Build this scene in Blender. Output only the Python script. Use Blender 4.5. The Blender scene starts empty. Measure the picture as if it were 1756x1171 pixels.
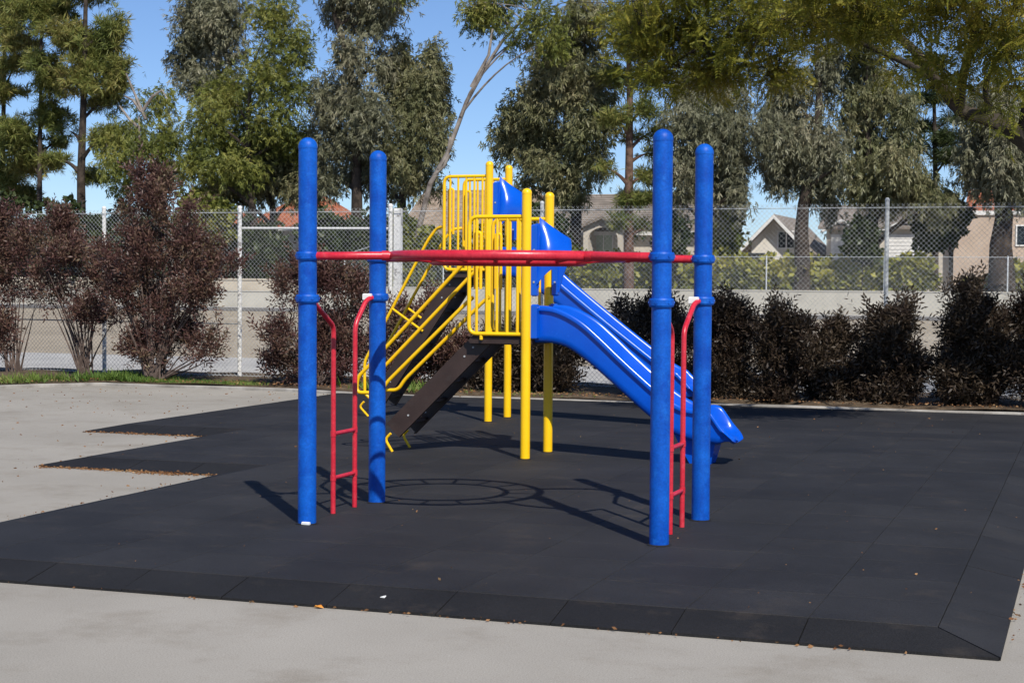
import bpy, math, random
import numpy as np
from mathutils import Matrix, Vector

SC = bpy.context.scene
COL = SC.collection
RNG = np.random.default_rng(7)
random.seed(7)

# ------------------------------------------------------------------ camera
F_PX, PW, PH = 2864.7, 1756.0, 1171.0
TH, PITCH, ROLL, CAM_H = math.radians(19.279), math.radians(2.125), math.radians(0.392), 1.7736
fw = np.array([-math.sin(TH)*math.cos(PITCH), math.cos(TH)*math.cos(PITCH), -math.sin(PITCH)])
r0 = np.array([math.cos(TH), math.sin(TH), 0.0])
u0 = np.cross(r0, fw)
rt = math.cos(ROLL)*r0 + math.sin(ROLL)*u0
up = -math.sin(ROLL)*r0 + math.cos(ROLL)*u0
cam_d = bpy.data.cameras.new('camera')
cam_d.sensor_width = 36.0
cam_d.lens = F_PX/PW*36.0
cam_d.clip_end = 4000
cam = bpy.data.objects.new('camera', cam_d)
COL.objects.link(cam)
M = Matrix(((rt[0], up[0], -fw[0], 0), (rt[1], up[1], -fw[1], 0), (rt[2], up[2], -fw[2], CAM_H), (0, 0, 0, 1)))
cam.matrix_world = M
SC.camera = cam

# ------------------------------------------------------------------ sky, sun, exposure
SUN = np.array([0.419, -0.554, 0.735]); SUN /= np.linalg.norm(SUN)
world = bpy.data.worlds.new('World'); SC.world = world
world.use_nodes = True
wn = world.node_tree
sky = wn.nodes.new('ShaderNodeTexSky'); sky.sky_type = 'NISHITA'; sky.sun_disc = False
sky.sun_elevation = math.asin(SUN[2]); sky.sun_rotation = math.atan2(SUN[0], SUN[1])
sky.altitude = 1500; sky.air_density = 1.0; sky.dust_density = 0.0; sky.ozone_density = 4.0
bg = wn.nodes['Background']; bg.inputs['Strength'].default_value = 0.085
tint = wn.nodes.new('ShaderNodeMix'); tint.data_type = 'RGBA'; tint.blend_type = 'MULTIPLY'; tint.inputs[0].default_value = 1.0
tint.inputs[7].default_value = (0.94, 1.03, 1.22, 1)
wn.links.new(sky.outputs[0], tint.inputs[6]); wn.links.new(tint.outputs[2], bg.inputs['Color'])
sun_d = bpy.data.lights.new('sun', 'SUN'); sun_d.energy = 4.8; sun_d.angle = math.radians(0.53)
sun_d.color = (1.0, 0.95, 0.87)
sun = bpy.data.objects.new('sun', sun_d); COL.objects.link(sun)
sun.rotation_euler = Vector(SUN).to_track_quat('Z', 'Y').to_euler(); sun.location = (6, -8, 20)
SC.view_settings.view_transform = 'Standard'; SC.view_settings.look = 'None'
SC.view_settings.exposure = 0.12; SC.view_settings.gamma = 1.0
SC.view_settings.use_curve_mapping = False

# ------------------------------------------------------------------ helpers
def at(x, y, v):
    """world point where the sight line of photo pixel (x, y) meets the vertical plane world-y = v"""
    d = fw + rt*(x-PW/2)/F_PX - up*(y-PH/2)/F_PX
    t = v/d[1]
    return np.array([t*d[0], v, CAM_H + t*d[2]])
def scale_at(x, v):
    d = fw + rt*(x-PW/2)/F_PX
    return (v/d[1])/F_PX          # metres per photo pixel

class MB:
    def __init__(s): s.v = []; s.f = []
    def add(s, vs, fs):
        o = len(s.v); s.v += [tuple(map(float, p)) for p in vs]; s.f += [tuple(i+o for i in f) for f in fs]
    def box(s, x0, x1, y0, y1, z0, z1):
        s.add([(x0,y0,z0),(x1,y0,z0),(x1,y1,z0),(x0,y1,z0),(x0,y0,z1),(x1,y0,z1),(x1,y1,z1),(x0,y1,z1)],
              [(0,3,2,1),(4,5,6,7),(0,1,5,4),(1,2,6,5),(2,3,7,6),(3,0,4,7)])
    def bbox(s, x0, x1, y0, y1, z0, z1, b=0.01):
        """box with chamfered top edges and vertical corners cut"""
        def ring(i, z): return [(x0+i,y0+i,z),(x1-i,y0+i,z),(x1-i,y1-i,z),(x0+i,y1-i,z)]
        vs = ring(b,z0)+ring(0,z0+b)+ring(0,z1-b)+ring(b,z1)
        fs = [(3,2,1,0),(12,13,14,15)]
        for k in range(3):
            for i in range(4):
                a=k*4+i; c=k*4+(i+1)%4
                fs.append((a,c,c+4,a+4))
        s.add(vs, fs)
    def tube(s, pts, r, seg=10, closed=False, cap=True):
        P = [np.array(p, float) for p in pts]; n = len(P)
        R = r if hasattr(r, '__len__') else [r]*n
        T = []
        for i in range(n):
            if closed: t = P[(i+1)%n]-P[i-1]
            else: t = P[min(i+1,n-1)]-P[max(i-1,0)]
            T.append(t/(np.linalg.norm(t)+1e-9))
        a = np.array([0,0,1.0]) if abs(T[0][2])<.9 else np.array([1.0,0,0])
        N = np.cross(T[0], a); N /= np.linalg.norm(N)
        vs = []
        for i in range(n):
            N = N - T[i]*np.dot(N,T[i]); N /= np.linalg.norm(N)+1e-9
            B = np.cross(T[i], N)
            for k in range(seg):
                an = 2*math.pi*k/seg
                vs.append(P[i]+R[i]*(math.cos(an)*N+math.sin(an)*B))
        fs = []
        m = n if closed else n-1
        for i in range(m):
            for k in range(seg):
                a_=i*seg+k; b_=i*seg+(k+1)%seg; c_=((i+1)%n)*seg+(k+1)%seg; d_=((i+1)%n)*seg+k
                fs.append((a_,b_,c_,d_))
        if cap and not closed:
            fs.append(tuple(range(seg-1,-1,-1))); fs.append(tuple((n-1)*seg+k for k in range(seg)))
        s.add(vs, fs)
    def lathe(s, cx, cy, prof, seg=24):
        vs = []; fs = []
        for r, z in prof:
            for k in range(seg):
                a = 2*math.pi*k/seg; vs.append((cx+r*math.cos(a), cy+r*math.sin(a), z))
        for i in range(len(prof)-1):
            for k in range(seg):
                fs.append((i*seg+k, i*seg+(k+1)%seg, (i+1)*seg+(k+1)%seg, (i+1)*seg+k))
        fs.append(tuple(range(seg-1,-1,-1))); fs.append(tuple((len(prof)-1)*seg+k for k in range(seg)))
        s.add(vs, fs)
    def prism(s, poly, axis, a0, a1):
        """extrude a 2D polygon; axis 'y': poly is (x,z); 'x': poly is (y,z); 'z': poly is (x,y)"""
        def P(p, a):
            return (p[0],a,p[1]) if axis=='y' else (a,p[0],p[1]) if axis=='x' else (p[0],p[1],a)
        n = len(poly)
        vs = [P(p,a0) for p in poly]+[P(p,a1) for p in poly]
        fs = [tuple(range(n)), tuple(range(2*n-1,n-1,-1))]
        for i in range(n):
            j=(i+1)%n; fs.append((i,i+n,j+n,j))
        s.add(vs, fs)
    def build(s, name, m, parent=None, smooth=False, fix=True):
        me = bpy.data.meshes.new(name)
        me.from_pydata(s.v, [], s.f)
        if fix:
            import bmesh
            b = bmesh.new(); b.from_mesh(me); bmesh.ops.recalc_face_normals(b, faces=b.faces); b.to_mesh(me); b.free()
        return link(name, me, m, parent, smooth)

def link(name, me, m, parent=None, smooth=False):
    if m is not None and not me.materials: me.materials.append(m)
    if smooth:
        me.polygons.foreach_set('use_smooth', [True]*len(me.polygons))
        try: me.set_sharp_from_angle(angle=math.radians(smooth if smooth is not True else 40))
        except Exception: pass
    o = bpy.data.objects.new(name, me); COL.objects.link(o)
    if parent is not None:
        o.parent = parent
        o.matrix_parent_inverse = Matrix.Translation(-Vector(parent.location)) if parent.type == 'EMPTY' else Matrix.Identity(4)
    return o
def thing(name, label, cat, loc=(0,0,0), group=None):
    o = bpy.data.objects.new(name, None); COL.objects.link(o); o.location = tuple(map(float, loc)); o.empty_display_size = .2
    return tag(o, label, cat, group)
def tag(o, label, cat, group=None):
    o['label'] = label; o['category'] = cat
    if group: o['group'] = group
    return o
def struct(o): o['kind'] = 'structure'; return o
def stuff(o): o['kind'] = 'stuff'; return o

def mesh_np(name, V, Q):
    """fast mesh from vertex array and an (n,k) face array"""
    me = bpy.data.meshes.new(name)
    V = np.asarray(V, np.float32); Q = np.asarray(Q, np.int32); k = Q.shape[1]
    me.vertices.add(len(V)); me.vertices.foreach_set('co', V.ravel())
    me.loops.add(Q.size); me.loops.foreach_set('vertex_index', Q.ravel())
    me.polygons.add(len(Q)); me.polygons.foreach_set('loop_start', np.arange(0, Q.size, k, dtype=np.int32))
    me.update(calc_edges=True); me.validate()
    return me
def frames(D, rng, roll=None):
    """orthonormal frames whose x axis is D"""
    D = D/(np.linalg.norm(D, axis=1, keepdims=True)+1e-9)
    A = rng.normal(size=D.shape) if roll is None else roll
    Y = np.cross(A, D); Y /= np.linalg.norm(Y, axis=1, keepdims=True)+1e-9
    Z = np.cross(D, Y)
    return np.stack([D, Y, Z], axis=2)
def scatter(tv, tf, pos, fr, sc):
    tv = np.asarray(tv, float); tf = np.asarray(tf, int)
    n, k = len(pos), len(tv)
    V = pos[:,None,:] + np.einsum('nij,kj->nki', fr, tv)*sc[:,None,None]
    Q = (tf[None]+np.arange(n)[:,None,None]*k)
    return V.reshape(-1,3), Q.reshape(-1, tf.shape[1])
def leaf(ox, oy, oz, ax, ay, az, L, w):
    """diamond leaf from point o along a"""
    a = np.array([ax,ay,az], float); a /= np.linalg.norm(a)
    s_ = np.cross(a, [0.13,0.31,0.94]); s_ /= np.linalg.norm(s_)
    o = np.array([ox,oy,oz], float)
    return [o, o+a*L*.45+s_*w/2, o+a*L, o+a*L*.45-s_*w/2]
def sprig(leaves):
    V=[]; Q=[]
    for l in leaves:
        b=len(V); V+=l; Q.append((b,b+1,b+2,b+3))
    return np.array(V), np.array(Q)

# ------------------------------------------------------------------ materials
def nmat(name, rough=.6, spec=.4):
    m = bpy.data.materials.new(name); m.use_nodes = True
    b = m.node_tree.nodes['Principled BSDF']
    b.inputs['Roughness'].default_value = rough
    b.inputs['Specular IOR Level'].default_value = spec
    return m, m.node_tree.nodes, m.node_tree.links, b
def ramp(N, L, src, stops):
    r = N.new('ShaderNodeValToRGB')
    e = r.color_ramp.elements
    e[0].position, e[0].color = stops[0][0], (*stops[0][1],1)
    e[1].position, e[1].color = stops[-1][0], (*stops[-1][1],1)
    for p, c in stops[1:-1]:
        x = e.new(p); x.color = (*c,1)
    L.new(src, r.inputs[0]); return r.outputs[0]
def noise(N, L, scale, detail=4, rough=.6, vec=None):
    n = N.new('ShaderNodeTexNoise'); n.inputs['Scale'].default_value = scale
    n.inputs['Detail'].default_value = detail; n.inputs['Roughness'].default_value = rough
    if vec is not None: L.new(vec, n.inputs['Vector'])
    return n.outputs['Fac']
def coord(N, kind='Object'):
    if kind == 'World': return N.new('ShaderNodeNewGeometry').outputs['Position']
    return N.new('ShaderNodeTexCoord').outputs[kind]
def mixc(N, L, f, a, b, mode='MIX'):
    m = N.new('ShaderNodeMix'); m.data_type='RGBA'; m.blend_type = mode
    for s_, x in ((0,f),(6,a),(7,b)):
        if hasattr(x, 'links'): L.new(x, m.inputs[s_])
        elif isinstance(x, (int,float)): m.inputs[s_].default_value = x
        else: m.inputs[s_].default_value = (*x,1)
    return m.outputs[2]
def bump(N, L, b, h, strength=.3, dist=.01):
    n = N.new('ShaderNodeBump'); n.inputs['Strength'].default_value = strength; n.inputs['Distance'].default_value = dist
    L.new(h, n.inputs['Height']); L.new(n.outputs[0], b.inputs['Normal'])
def mottled(name, c0, c1, scale, rough=.6, spec=.4, bs=0, bscale=None, bd=.01, lo=.35, hi=.65, world=True):
    m,N,L,b = nmat(name, rough, spec)
    v = coord(N, 'World' if world else 'Object')
    n = noise(N,L,scale,5,.6,v)
    L.new(ramp(N,L,n,[(lo,c0),(hi,c1)]), b.inputs['Base Color'])
    if bs: bump(N,L,b,noise(N,L,bscale or scale*4,4,.6,v),bs,bd)
    return m
def leafmat(name, cols, rough=.55, trans=.25, scale=.5):
    """foliage: colour differs from leaf to leaf and from bough to bough"""
    m,N,L,b = nmat(name, rough, .3)
    g = N.new('ShaderNodeNewGeometry')
    n = noise(N,L,scale,3,.5,g.outputs['Position'])
    add = N.new('ShaderNodeMath'); add.operation='MULTIPLY_ADD'
    L.new(g.outputs['Random Per Island'], add.inputs[0]); add.inputs[1].default_value=.5
    sub = N.new('ShaderNodeMath'); sub.operation='MULTIPLY_ADD'; L.new(n, sub.inputs[0]); sub.inputs[1].default_value=1.3; sub.inputs[2].default_value=-.4
    L.new(sub.outputs[0], add.inputs[2])
    k = len(cols)
    c = ramp(N,L,add.outputs[0],[(i/(k-1),cols[i]) for i in range(k)])
    L.new(c, b.inputs['Base Color'])
    t = N.new('ShaderNodeBsdfTranslucent'); L.new(c, t.inputs['Color'])
    mx = N.new('ShaderNodeMixShader'); mx.inputs[0].default_value = trans
    L.new(b.outputs[0], mx.inputs[1]); L.new(t.outputs[0], mx.inputs[2])
    L.new(mx.outputs[0], N['Material Output'].inputs['Surface'])
    return m

MAT = {}
def make_materials():
    # asphalt-concrete pavement
    m,N,L,b = nmat('pavement', .92, .2); v = coord(N,'World')
    big = ramp(N,L,noise(N,L,.35,6,.65,v),[(.3,(.285,.265,.230)),(.55,(.335,.313,.274)),(.75,(.372,.348,.306))])
    fine = ramp(N,L,noise(N,L,120,3,.75,v),[(.30,(.70,.70,.70)),(.5,(1,1,1)),(.70,(1.22,1.21,1.2))])
    c = mixc(N,L,1.0,big,fine,'MULTIPLY')
    st = ramp(N,L,noise(N,L,1.3,8,.72,v),[(.50,(1,1,1)),(.74,(.76,.73,.69))])
    c = mixc(N,L,1.0,c,st,'MULTIPLY')
    vo = N.new('ShaderNodeTexVoronoi'); vo.inputs['Scale'].default_value=38; L.new(v,vo.inputs['Vector'])
    ch = ramp(N,L,vo.outputs['Distance'],[(.05,(1,1,1)),(.14,(0,0,0))])
    chf = N.new('ShaderNodeMath'); chf.operation='MULTIPLY'; L.new(ch,chf.inputs[0])
    sel = ramp(N,L,noise(N,L,9,1,.5,v),[(.6,(0,0,0)),(.68,(.55,.55,.55))]); L.new(sel,chf.inputs[1])
    c = mixc(N,L,chf.outputs[0],c,(.62,.61,.58))
    L.new(c,b.inputs['Base Color']); bump(N,L,b,noise(N,L,170,3,.7,v),.18,.003)
    MAT['pavement']=m
    # rubber tiles
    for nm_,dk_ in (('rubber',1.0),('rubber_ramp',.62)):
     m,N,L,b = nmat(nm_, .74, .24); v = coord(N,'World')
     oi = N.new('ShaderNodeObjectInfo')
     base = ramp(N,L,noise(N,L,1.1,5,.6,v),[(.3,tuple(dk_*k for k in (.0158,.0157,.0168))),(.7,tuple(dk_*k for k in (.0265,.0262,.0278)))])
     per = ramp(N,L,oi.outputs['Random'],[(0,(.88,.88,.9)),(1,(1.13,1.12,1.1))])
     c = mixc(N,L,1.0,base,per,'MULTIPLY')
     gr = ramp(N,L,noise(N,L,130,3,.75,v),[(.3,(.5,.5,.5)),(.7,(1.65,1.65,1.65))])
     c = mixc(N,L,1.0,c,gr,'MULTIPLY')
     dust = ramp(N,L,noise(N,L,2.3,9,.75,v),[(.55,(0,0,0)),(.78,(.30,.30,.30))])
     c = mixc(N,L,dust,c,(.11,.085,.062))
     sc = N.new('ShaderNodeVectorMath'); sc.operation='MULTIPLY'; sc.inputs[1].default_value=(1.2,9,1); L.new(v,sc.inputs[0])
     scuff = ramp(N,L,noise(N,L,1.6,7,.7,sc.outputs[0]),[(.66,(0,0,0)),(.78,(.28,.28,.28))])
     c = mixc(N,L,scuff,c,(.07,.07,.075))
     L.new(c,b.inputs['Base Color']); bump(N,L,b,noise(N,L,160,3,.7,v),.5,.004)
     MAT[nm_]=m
    # play equipment coatings
    def coat(name, c0, c1, rough, sc=9, bs=.12, bsc=140, spec=.5, wear=None, spk=.13):
        m,N,L,b = nmat(name, rough, spec); v = coord(N,'World')
        c = ramp(N,L,noise(N,L,sc,6,.65,v),[(.32,c0),(.68,c1)])
        sp = ramp(N,L,noise(N,L,70,2,.5,v),[(.35,(1-spk,)*3),(.7,(1+spk*.9,)*3)])
        c = mixc(N,L,1.0,c,sp,'MULTIPLY')
        if wear:
            w = ramp(N,L,noise(N,L,13,8,.78,v),[(.56,(0,0,0)),(.70,(.6,.6,.6))])
            c = mixc(N,L,w,c,wear)
        L.new(c,b.inputs['Base Color'])
        rr = N.new('ShaderNodeMapRange'); L.new(noise(N,L,5,5,.6,v),rr.inputs[0]); rr.inputs[3].default_value=rough*.75; rr.inputs[4].default_value=min(1,rough*1.35)
        L.new(rr.outputs[0], b.inputs['Roughness'])
        if bs: bump(N,L,b,noise(N,L,bsc,2,.5,v),bs,.003)
        return m
    MAT['blue_coat'] = coat('blue_coat',(.001,.055,.36),(.005,.115,.54),.45,6,.25,90,spec=.25,wear=(.02,.17,.60))
    MAT['red_coat'] = coat('red_coat',(.50,.012,.030),(.62,.030,.050),.34,8,.2,90,wear=(.62,.10,.11))
    MAT['yellow_coat'] = coat('yellow_coat',(.95,.53,.003),(.98,.60,.006),.30,4,.02,spk=.02)
    MAT['blue_plastic'] = coat('blue_plastic',(.0005,.078,.54),(.001,.100,.62),.24,3,.03,60,spk=.03)
    MAT['brown_coat'] = coat('brown_coat',(.030,.0165,.0125),(.046,.027,.021),.5,6,.15,wear=(.05,.04,.034))
    MAT['white_plate'] = mottled('white_plate',(.7,.7,.68),(.82,.82,.8),20,.5)
    MAT['steel'] = mottled('steel',(.32,.33,.33),(.45,.46,.46),30,.35)
    # ground covers
    MAT['kerb'] = mottled('kerb',(.20,.185,.165),(.38,.36,.325),3,.9,.2,.4,40)
    m,N,L,b = nmat('soil',.95,.15); v=coord(N,'World')
    c = ramp(N,L,noise(N,L,5,8,.7,v),[(.3,(.055,.038,.026)),(.5,(.10,.072,.048)),(.7,(.20,.15,.095))])
    L.new(c,b.inputs['Base Color']); bump(N,L,b,noise(N,L,22,5,.7,v),.8,.03); MAT['soil']=m
    m,N,L,b = nmat('dirt',.95,.15); v=coord(N,'World')
    c = ramp(N,L,noise(N,L,.12,7,.65,v),[(.3,(.31,.265,.20)),(.55,(.39,.335,.255)),(.75,(.45,.40,.32))])
    c = mixc(N,L,1.0,c,ramp(N,L,noise(N,L,6,6,.7,v),[(.3,(.75,.74,.72)),(.7,(1.12,1.12,1.12))]),'MULTIPLY')
    L.new(c,b.inputs['Base Color']); MAT['dirt']=m
    MAT['asphalt'] = mottled('asphalt',(.13,.125,.12),(.19,.18,.17),.8,.9,.2)
    MAT['slab'] = mottled('slab',(.36,.35,.33),(.44,.43,.40),.6,.9,.2)
    MAT['wall_grey'] = mottled('wall_grey',(.42,.395,.335),(.52,.49,.42),.5,.9,.2,.2,8)
    MAT['wall_cream'] = mottled('wall_cream',(.50,.43,.33),(.60,.53,.42),.6,.9,.2)
    MAT['galv'] = mottled('galv',(.40,.42,.43),(.56,.58,.58),6,.45,.5)
    MAT['galv_dark'] = mottled('galv_dark',(.26,.27,.27),(.36,.37,.37),6,.5,.5)
    m,N,L,b = nmat('flaked_white',.7,.3); v=coord(N,'World')
    L.new(ramp(N,L,noise(N,L,9,8,.75,v),[(.40,(.30,.28,.26)),(.47,(.78,.77,.74)),(.8,(.84,.83,.8))]),b.inputs['Base Color']); MAT['flaked']=m
    MAT['white_paint'] = mottled('white_paint',(.72,.71,.68),(.82,.81,.78),4,.6)
    # bark
    MAT['bark_dark'] = mottled('bark_dark',(.030,.024,.020),(.085,.066,.052),2.2,.95,.15,.8,10,.05)
    MAT['bark_pale'] = mottled('bark_pale',(.10,.08,.068),(.36,.32,.28),1.2,.9,.15,.4,6,.03)
    MAT['bark_red'] = mottled('bark_red',(.08,.048,.036),(.19,.12,.09),2.5,.95,.15,.8,8,.05)
    MAT['bark_grey'] = mottled('bark_grey',(.030,.025,.020),(.085,.07,.055),4,.95,.15,.8,18,.03)
    MAT['stem'] = mottled('stem',(.07,.05,.042),(.16,.12,.10),9,.9,.2,.4,60)
    # foliage
    MAT['euc'] = leafmat('euc_leaf',[(.062,.072,.030),(.122,.130,.057),(.205,.198,.098),(.31,.27,.15)],.5,.2,.35)
    MAT['euc_grey'] = leafmat('euc_grey_leaf',[(.074,.080,.045),(.138,.142,.082),(.220,.214,.135),(.32,.285,.19)],.5,.2,.35)
    MAT['olive'] = leafmat('olive_leaf',[(.058,.078,.018),(.128,.152,.032),(.215,.222,.05),(.33,.29,.08)],.5,.25,.35)
    MAT['pine'] = leafmat('pine_needle',[(.055,.078,.018),(.125,.152,.034),(.22,.21,.055),(.36,.27,.10)],.55,.15,.3)
    MAT['dark_hedge'] = leafmat('dark_hedge_leaf',[(.022,.034,.012),(.045,.065,.020),(.085,.10,.035)],.5,.2,.6)
    MAT['lime_hedge'] = leafmat('lime_hedge_leaf',[(.10,.12,.03),(.22,.24,.05),(.38,.36,.075),(.50,.44,.12)],.5,.3,.5)
    MAT['jac'] = leafmat('feather_leaf',[(.085,.105,.016),(.18,.195,.026),(.29,.265,.035),(.42,.32,.05)],.5,.4,.8)
    MAT['purple'] = leafmat('purple_leaf',[(.046,.020,.019),(.090,.042,.037),(.135,.078,.055),(.17,.14,.075)],.45,.2,1.5)
    MAT['purple_green'] = leafmat('purple_green_leaf',[(.024,.013,.010),(.045,.030,.020),(.070,.051,.033),(.11,.082,.056)],.45,.2,1.5)
    MAT['grass'] = leafmat('grass_blade',[(.05,.10,.016),(.10,.18,.03),(.18,.25,.05),(.34,.30,.12)],.6,.3,1.0)
    MAT['litter'] = leafmat('dry_leaf',[(.10,.042,.018),(.19,.085,.035),(.30,.16,.07),(.45,.30,.15)],.8,.1,2.0)
    MAT['orange_leaf'] = mottled('orange_leaf',(.62,.22,.03),(.75,.34,.05),40,.6)
    # houses
    MAT['tile_red'] = mottled('tile_red',(.27,.085,.045),(.42,.16,.085),1.6,.85,.2,.3,6)
    MAT['shake'] = mottled('shake',(.20,.155,.12),(.36,.29,.23),1.4,.9,.2,.4,7)
    MAT['roof_grey'] = mottled('roof_grey',(.19,.165,.14),(.29,.25,.215),.9,.9,.2,.3,6)
    MAT['stucco'] = mottled('stucco',(.50,.45,.38),(.60,.55,.47),.5,.9,.2)
    MAT['stucco_tan'] = mottled('stucco_tan',(.46,.36,.28),(.55,.44,.35),.5,.9,.2)
    MAT['stucco_white'] = mottled('stucco_white',(.66,.62,.55),(.76,.72,.65),.5,.9,.2)
    m,N,L,b = nmat('window_glass',.08,.6); b.inputs['Base Color'].default_value=(.02,.025,.03,1); MAT['glass']=m
    MAT['shade_green'] = mottled('shade_green',(.42,.50,.40),(.5,.58,.47),3,.7)
make_materials()
MT = .08        # top of the rubber surface above the pavement

# ------------------------------------------------------------------ ground
def sheet(name, x0,x1,y0,y1,z,m,n=1):
    mb = MB()
    mb.add([(x0,y0,z),(x1,y0,z),(x1,y1,z),(x0,y1,z)],[(0,1,2,3)])
    return struct(mb.build(name,m))
sheet('ground', -1500,1500,-60,2500,-.05,MAT['dirt'])
# pavement: follows the kerb, which turns towards the camera on the left
KV = 23.06
kerb_line = [(8.0,KV+.25),(-3.0,KV+.12),(-9.5,KV-.12),(-12.0,KV+.35),(-15.3,KV+.42),(-17.3,KV-2.2),(-22,KV-8.0)]
mb = MB(); mb.prism([(8,-12)]+kerb_line+[(-22,-12)],'z',-.3,0); struct(mb.build('pavement',MAT['pavement']))
def offset_line(pts, d):
    P=[np.array(p,float) for p in pts]; out=[]
    for i in range(len(P)):
        t1=P[i]-P[i-1] if i>0 else P[1]-P[0]; t2=P[i+1]-P[i] if i<len(P)-1 else t1
        n1=np.array([t1[1],-t1[0]])/np.linalg.norm(t1); n2=np.array([t2[1],-t2[0]])/np.linalg.norm(t2)
        b=n1+n2; b/=np.linalg.norm(b); out.append(P[i]+b*d/max(.3,np.dot(b,n1)))
    return out
dense=[]
for a,b in zip(kerb_line[:-1],kerb_line[1:]):
    k=max(2,int(np.hypot(b[0]-a[0],b[1]-a[1])/1.0))
    for i in range(k): dense.append((a[0]+(b[0]-a[0])*i/k, a[1]+(b[1]-a[1])*i/k))
dense.append(kerb_line[-1])
ko=offset_line(dense,.13)
if ko[0][1]<dense[0][1]: ko=offset_line(dense,-.13); KSGN=-1
else: KSGN=1
mb=MB(); vs=[]
for i,(a,b) in enumerate(zip(dense,ko)):
    h=.045+.006*math.sin(i*1.7)
    a=np.array(a); b=np.array(b); e=(b-a)*.12
    vs+=[(*a,-.25),(*a,h-.012),(*(a+e),h),(*(b-e),h),(*b,h-.012),(*b,-.25)]
fs=[]
for i in range(len(dense)-1):
    for k in range(5): fs.append((i*6+k,i*6+k+1,(i+1)*6+k+1,(i+1)*6+k))
mb.add(vs,fs); struct(mb.build('kerb',MAT['kerb']))
# planting strip behind the kerb
def strip():
    V=[];Q=[]; nx,ny=150,14
    xs=np.linspace(8,-26,nx)
    kx=np.array([p[0] for p in ko])[::-1]; ky=np.array([p[1] for p in ko])[::-1]
    for i,x in enumerate(xs):
        y0=np.interp(x,kx,ky)
        for j in range(ny):
            y=y0+(26.3-y0)*j/(ny-1)
            V.append((x,y,.045+.03*math.sin(x*2.1+y*3)*math.sin(y*2.3-x)+(.04*(min(j,4)/4))))
    for i in range(nx-1):
        for j in range(ny-1): a=i*ny+j; Q.append((a,a+1,a+ny+1,a+ny))
    return struct(link('planting_bed',mesh_np('planting_bed',V,Q),MAT['soil'],None,True))
strip()
sheet('slab', -140,60,27.0,33.5,-.03,MAT['slab'])
sheet('road', -200,120,81,88.5,-.035,MAT['asphalt'])
sheet('pavement_far', -200,120,88.5,91.8,-.02,MAT['slab'])

# ------------------------------------------------------------------ rubber surfacing
TS=.635; U_R=-.71; V_F=8.42
UL1=U_R-10*TS; UL2=UL1-3*TS; UL3=UL2-2.5*TS
V2=V_F+8*TS; V3=V_F+13*TS; VB=V_F+22*TS
poly=[(U_R,V_F),(U_R,VB),(UL3,VB),(UL3,V3),(UL2,V3),(UL2,V2),(UL1,V2),(UL1,V_F)]
mb=MB(); mb.prism([(a,b) for a,b in poly],'z',.002,.045)
surf=struct(mb.build('rubber_surface',MAT['rubber']))
g=.0014
def tile_mesh(w):
    mb=MB(); mb.bbox(g,w-g,g,TS-g,-.036,0,.0028); me=bpy.data.meshes.new('tile'); me.from_pydata(mb.v,[],mb.f); me.materials.append(MAT['rubber']); return me
tm=tile_mesh(TS); tmh=tile_mesh(TS/2)
def put_tile(me,x,y):
    o=bpy.data.objects.new('tile',me); COL.objects.link(o); o.parent=surf
    o.location=(x,y,MT+random.uniform(-.0009,.0009)); o.rotation_euler=(random.gauss(0,.0010),random.gauss(0,.0010),random.gauss(0,.001))
for j in range(22):
    for i in range(10): put_tile(tm,U_R-(i+1)*TS,V_F+j*TS)
    if j>=8:
        for i in range(3): put_tile(tm,UL1-(i+1)*TS,V_F+j*TS)
    if j>=13:
        for i in range(2): put_tile(tm,UL2-(i+1)*TS,V_F+j*TS)
        put_tile(tmh,UL3,V_F+j*TS)
# bevelled ramp pieces round the edge
RW=.315
n=len(poly); outer=[]
for i in range(n):
    p=np.array(poly[i]);a=p-np.array(poly[i-1]);b=np.array(poly[(i+1)%n])-p
    n1=np.array([a[1],-a[0]])/np.linalg.norm(a); n2=np.array([b[1],-b[0]])/np.linalg.norm(b)
    outer.append(p+RW*(n1+n2))
for i in range(n):
    a,b=np.array(poly[i]),np.array(poly[(i+1)%n]); oa,ob=outer[i],outer[(i+1)%n]
    Ln=np.linalg.norm(b-a); t=(b-a)/Ln; k=max(1,int(round(Ln/(TS*1.0))))
    for s in range(k):
        e=.003
        p0=a+t*(Ln*s/k+ (0 if s==0 else e)); p1=a+t*(Ln*(s+1)/k-(0 if s==k-1 else e))
        nn=np.array([t[1],-t[0]])*RW
        q0=oa+ t*e*2 if s==0 else p0+nn; q1=ob-t*e*2 if s==k-1 else p1+nn
        p0=p0+nn/RW*.004; p1=p1+nn/RW*.004
        zi=MT-.003+random.uniform(-.002,.001); zo=.016+random.uniform(-.002,.003)
        mb=MB(); m_=lambda p,q,f:p+(q-p)*f
        vs=[(*p0,0.001),(*q0,0.001),(*q1,0.001),(*p1,0.001),(*p0,zi),(*q0,zo),(*q1,zo),(*p1,zi)]
        mb.add(vs,[(0,3,2,1),(4,5,6,7),(0,1,5,4),(1,2,6,5),(2,3,7,6),(3,0,4,7)])
        mb.build('ramp_edge',MAT['rubber' if i==0 else 'rubber_ramp'],surf)

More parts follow.
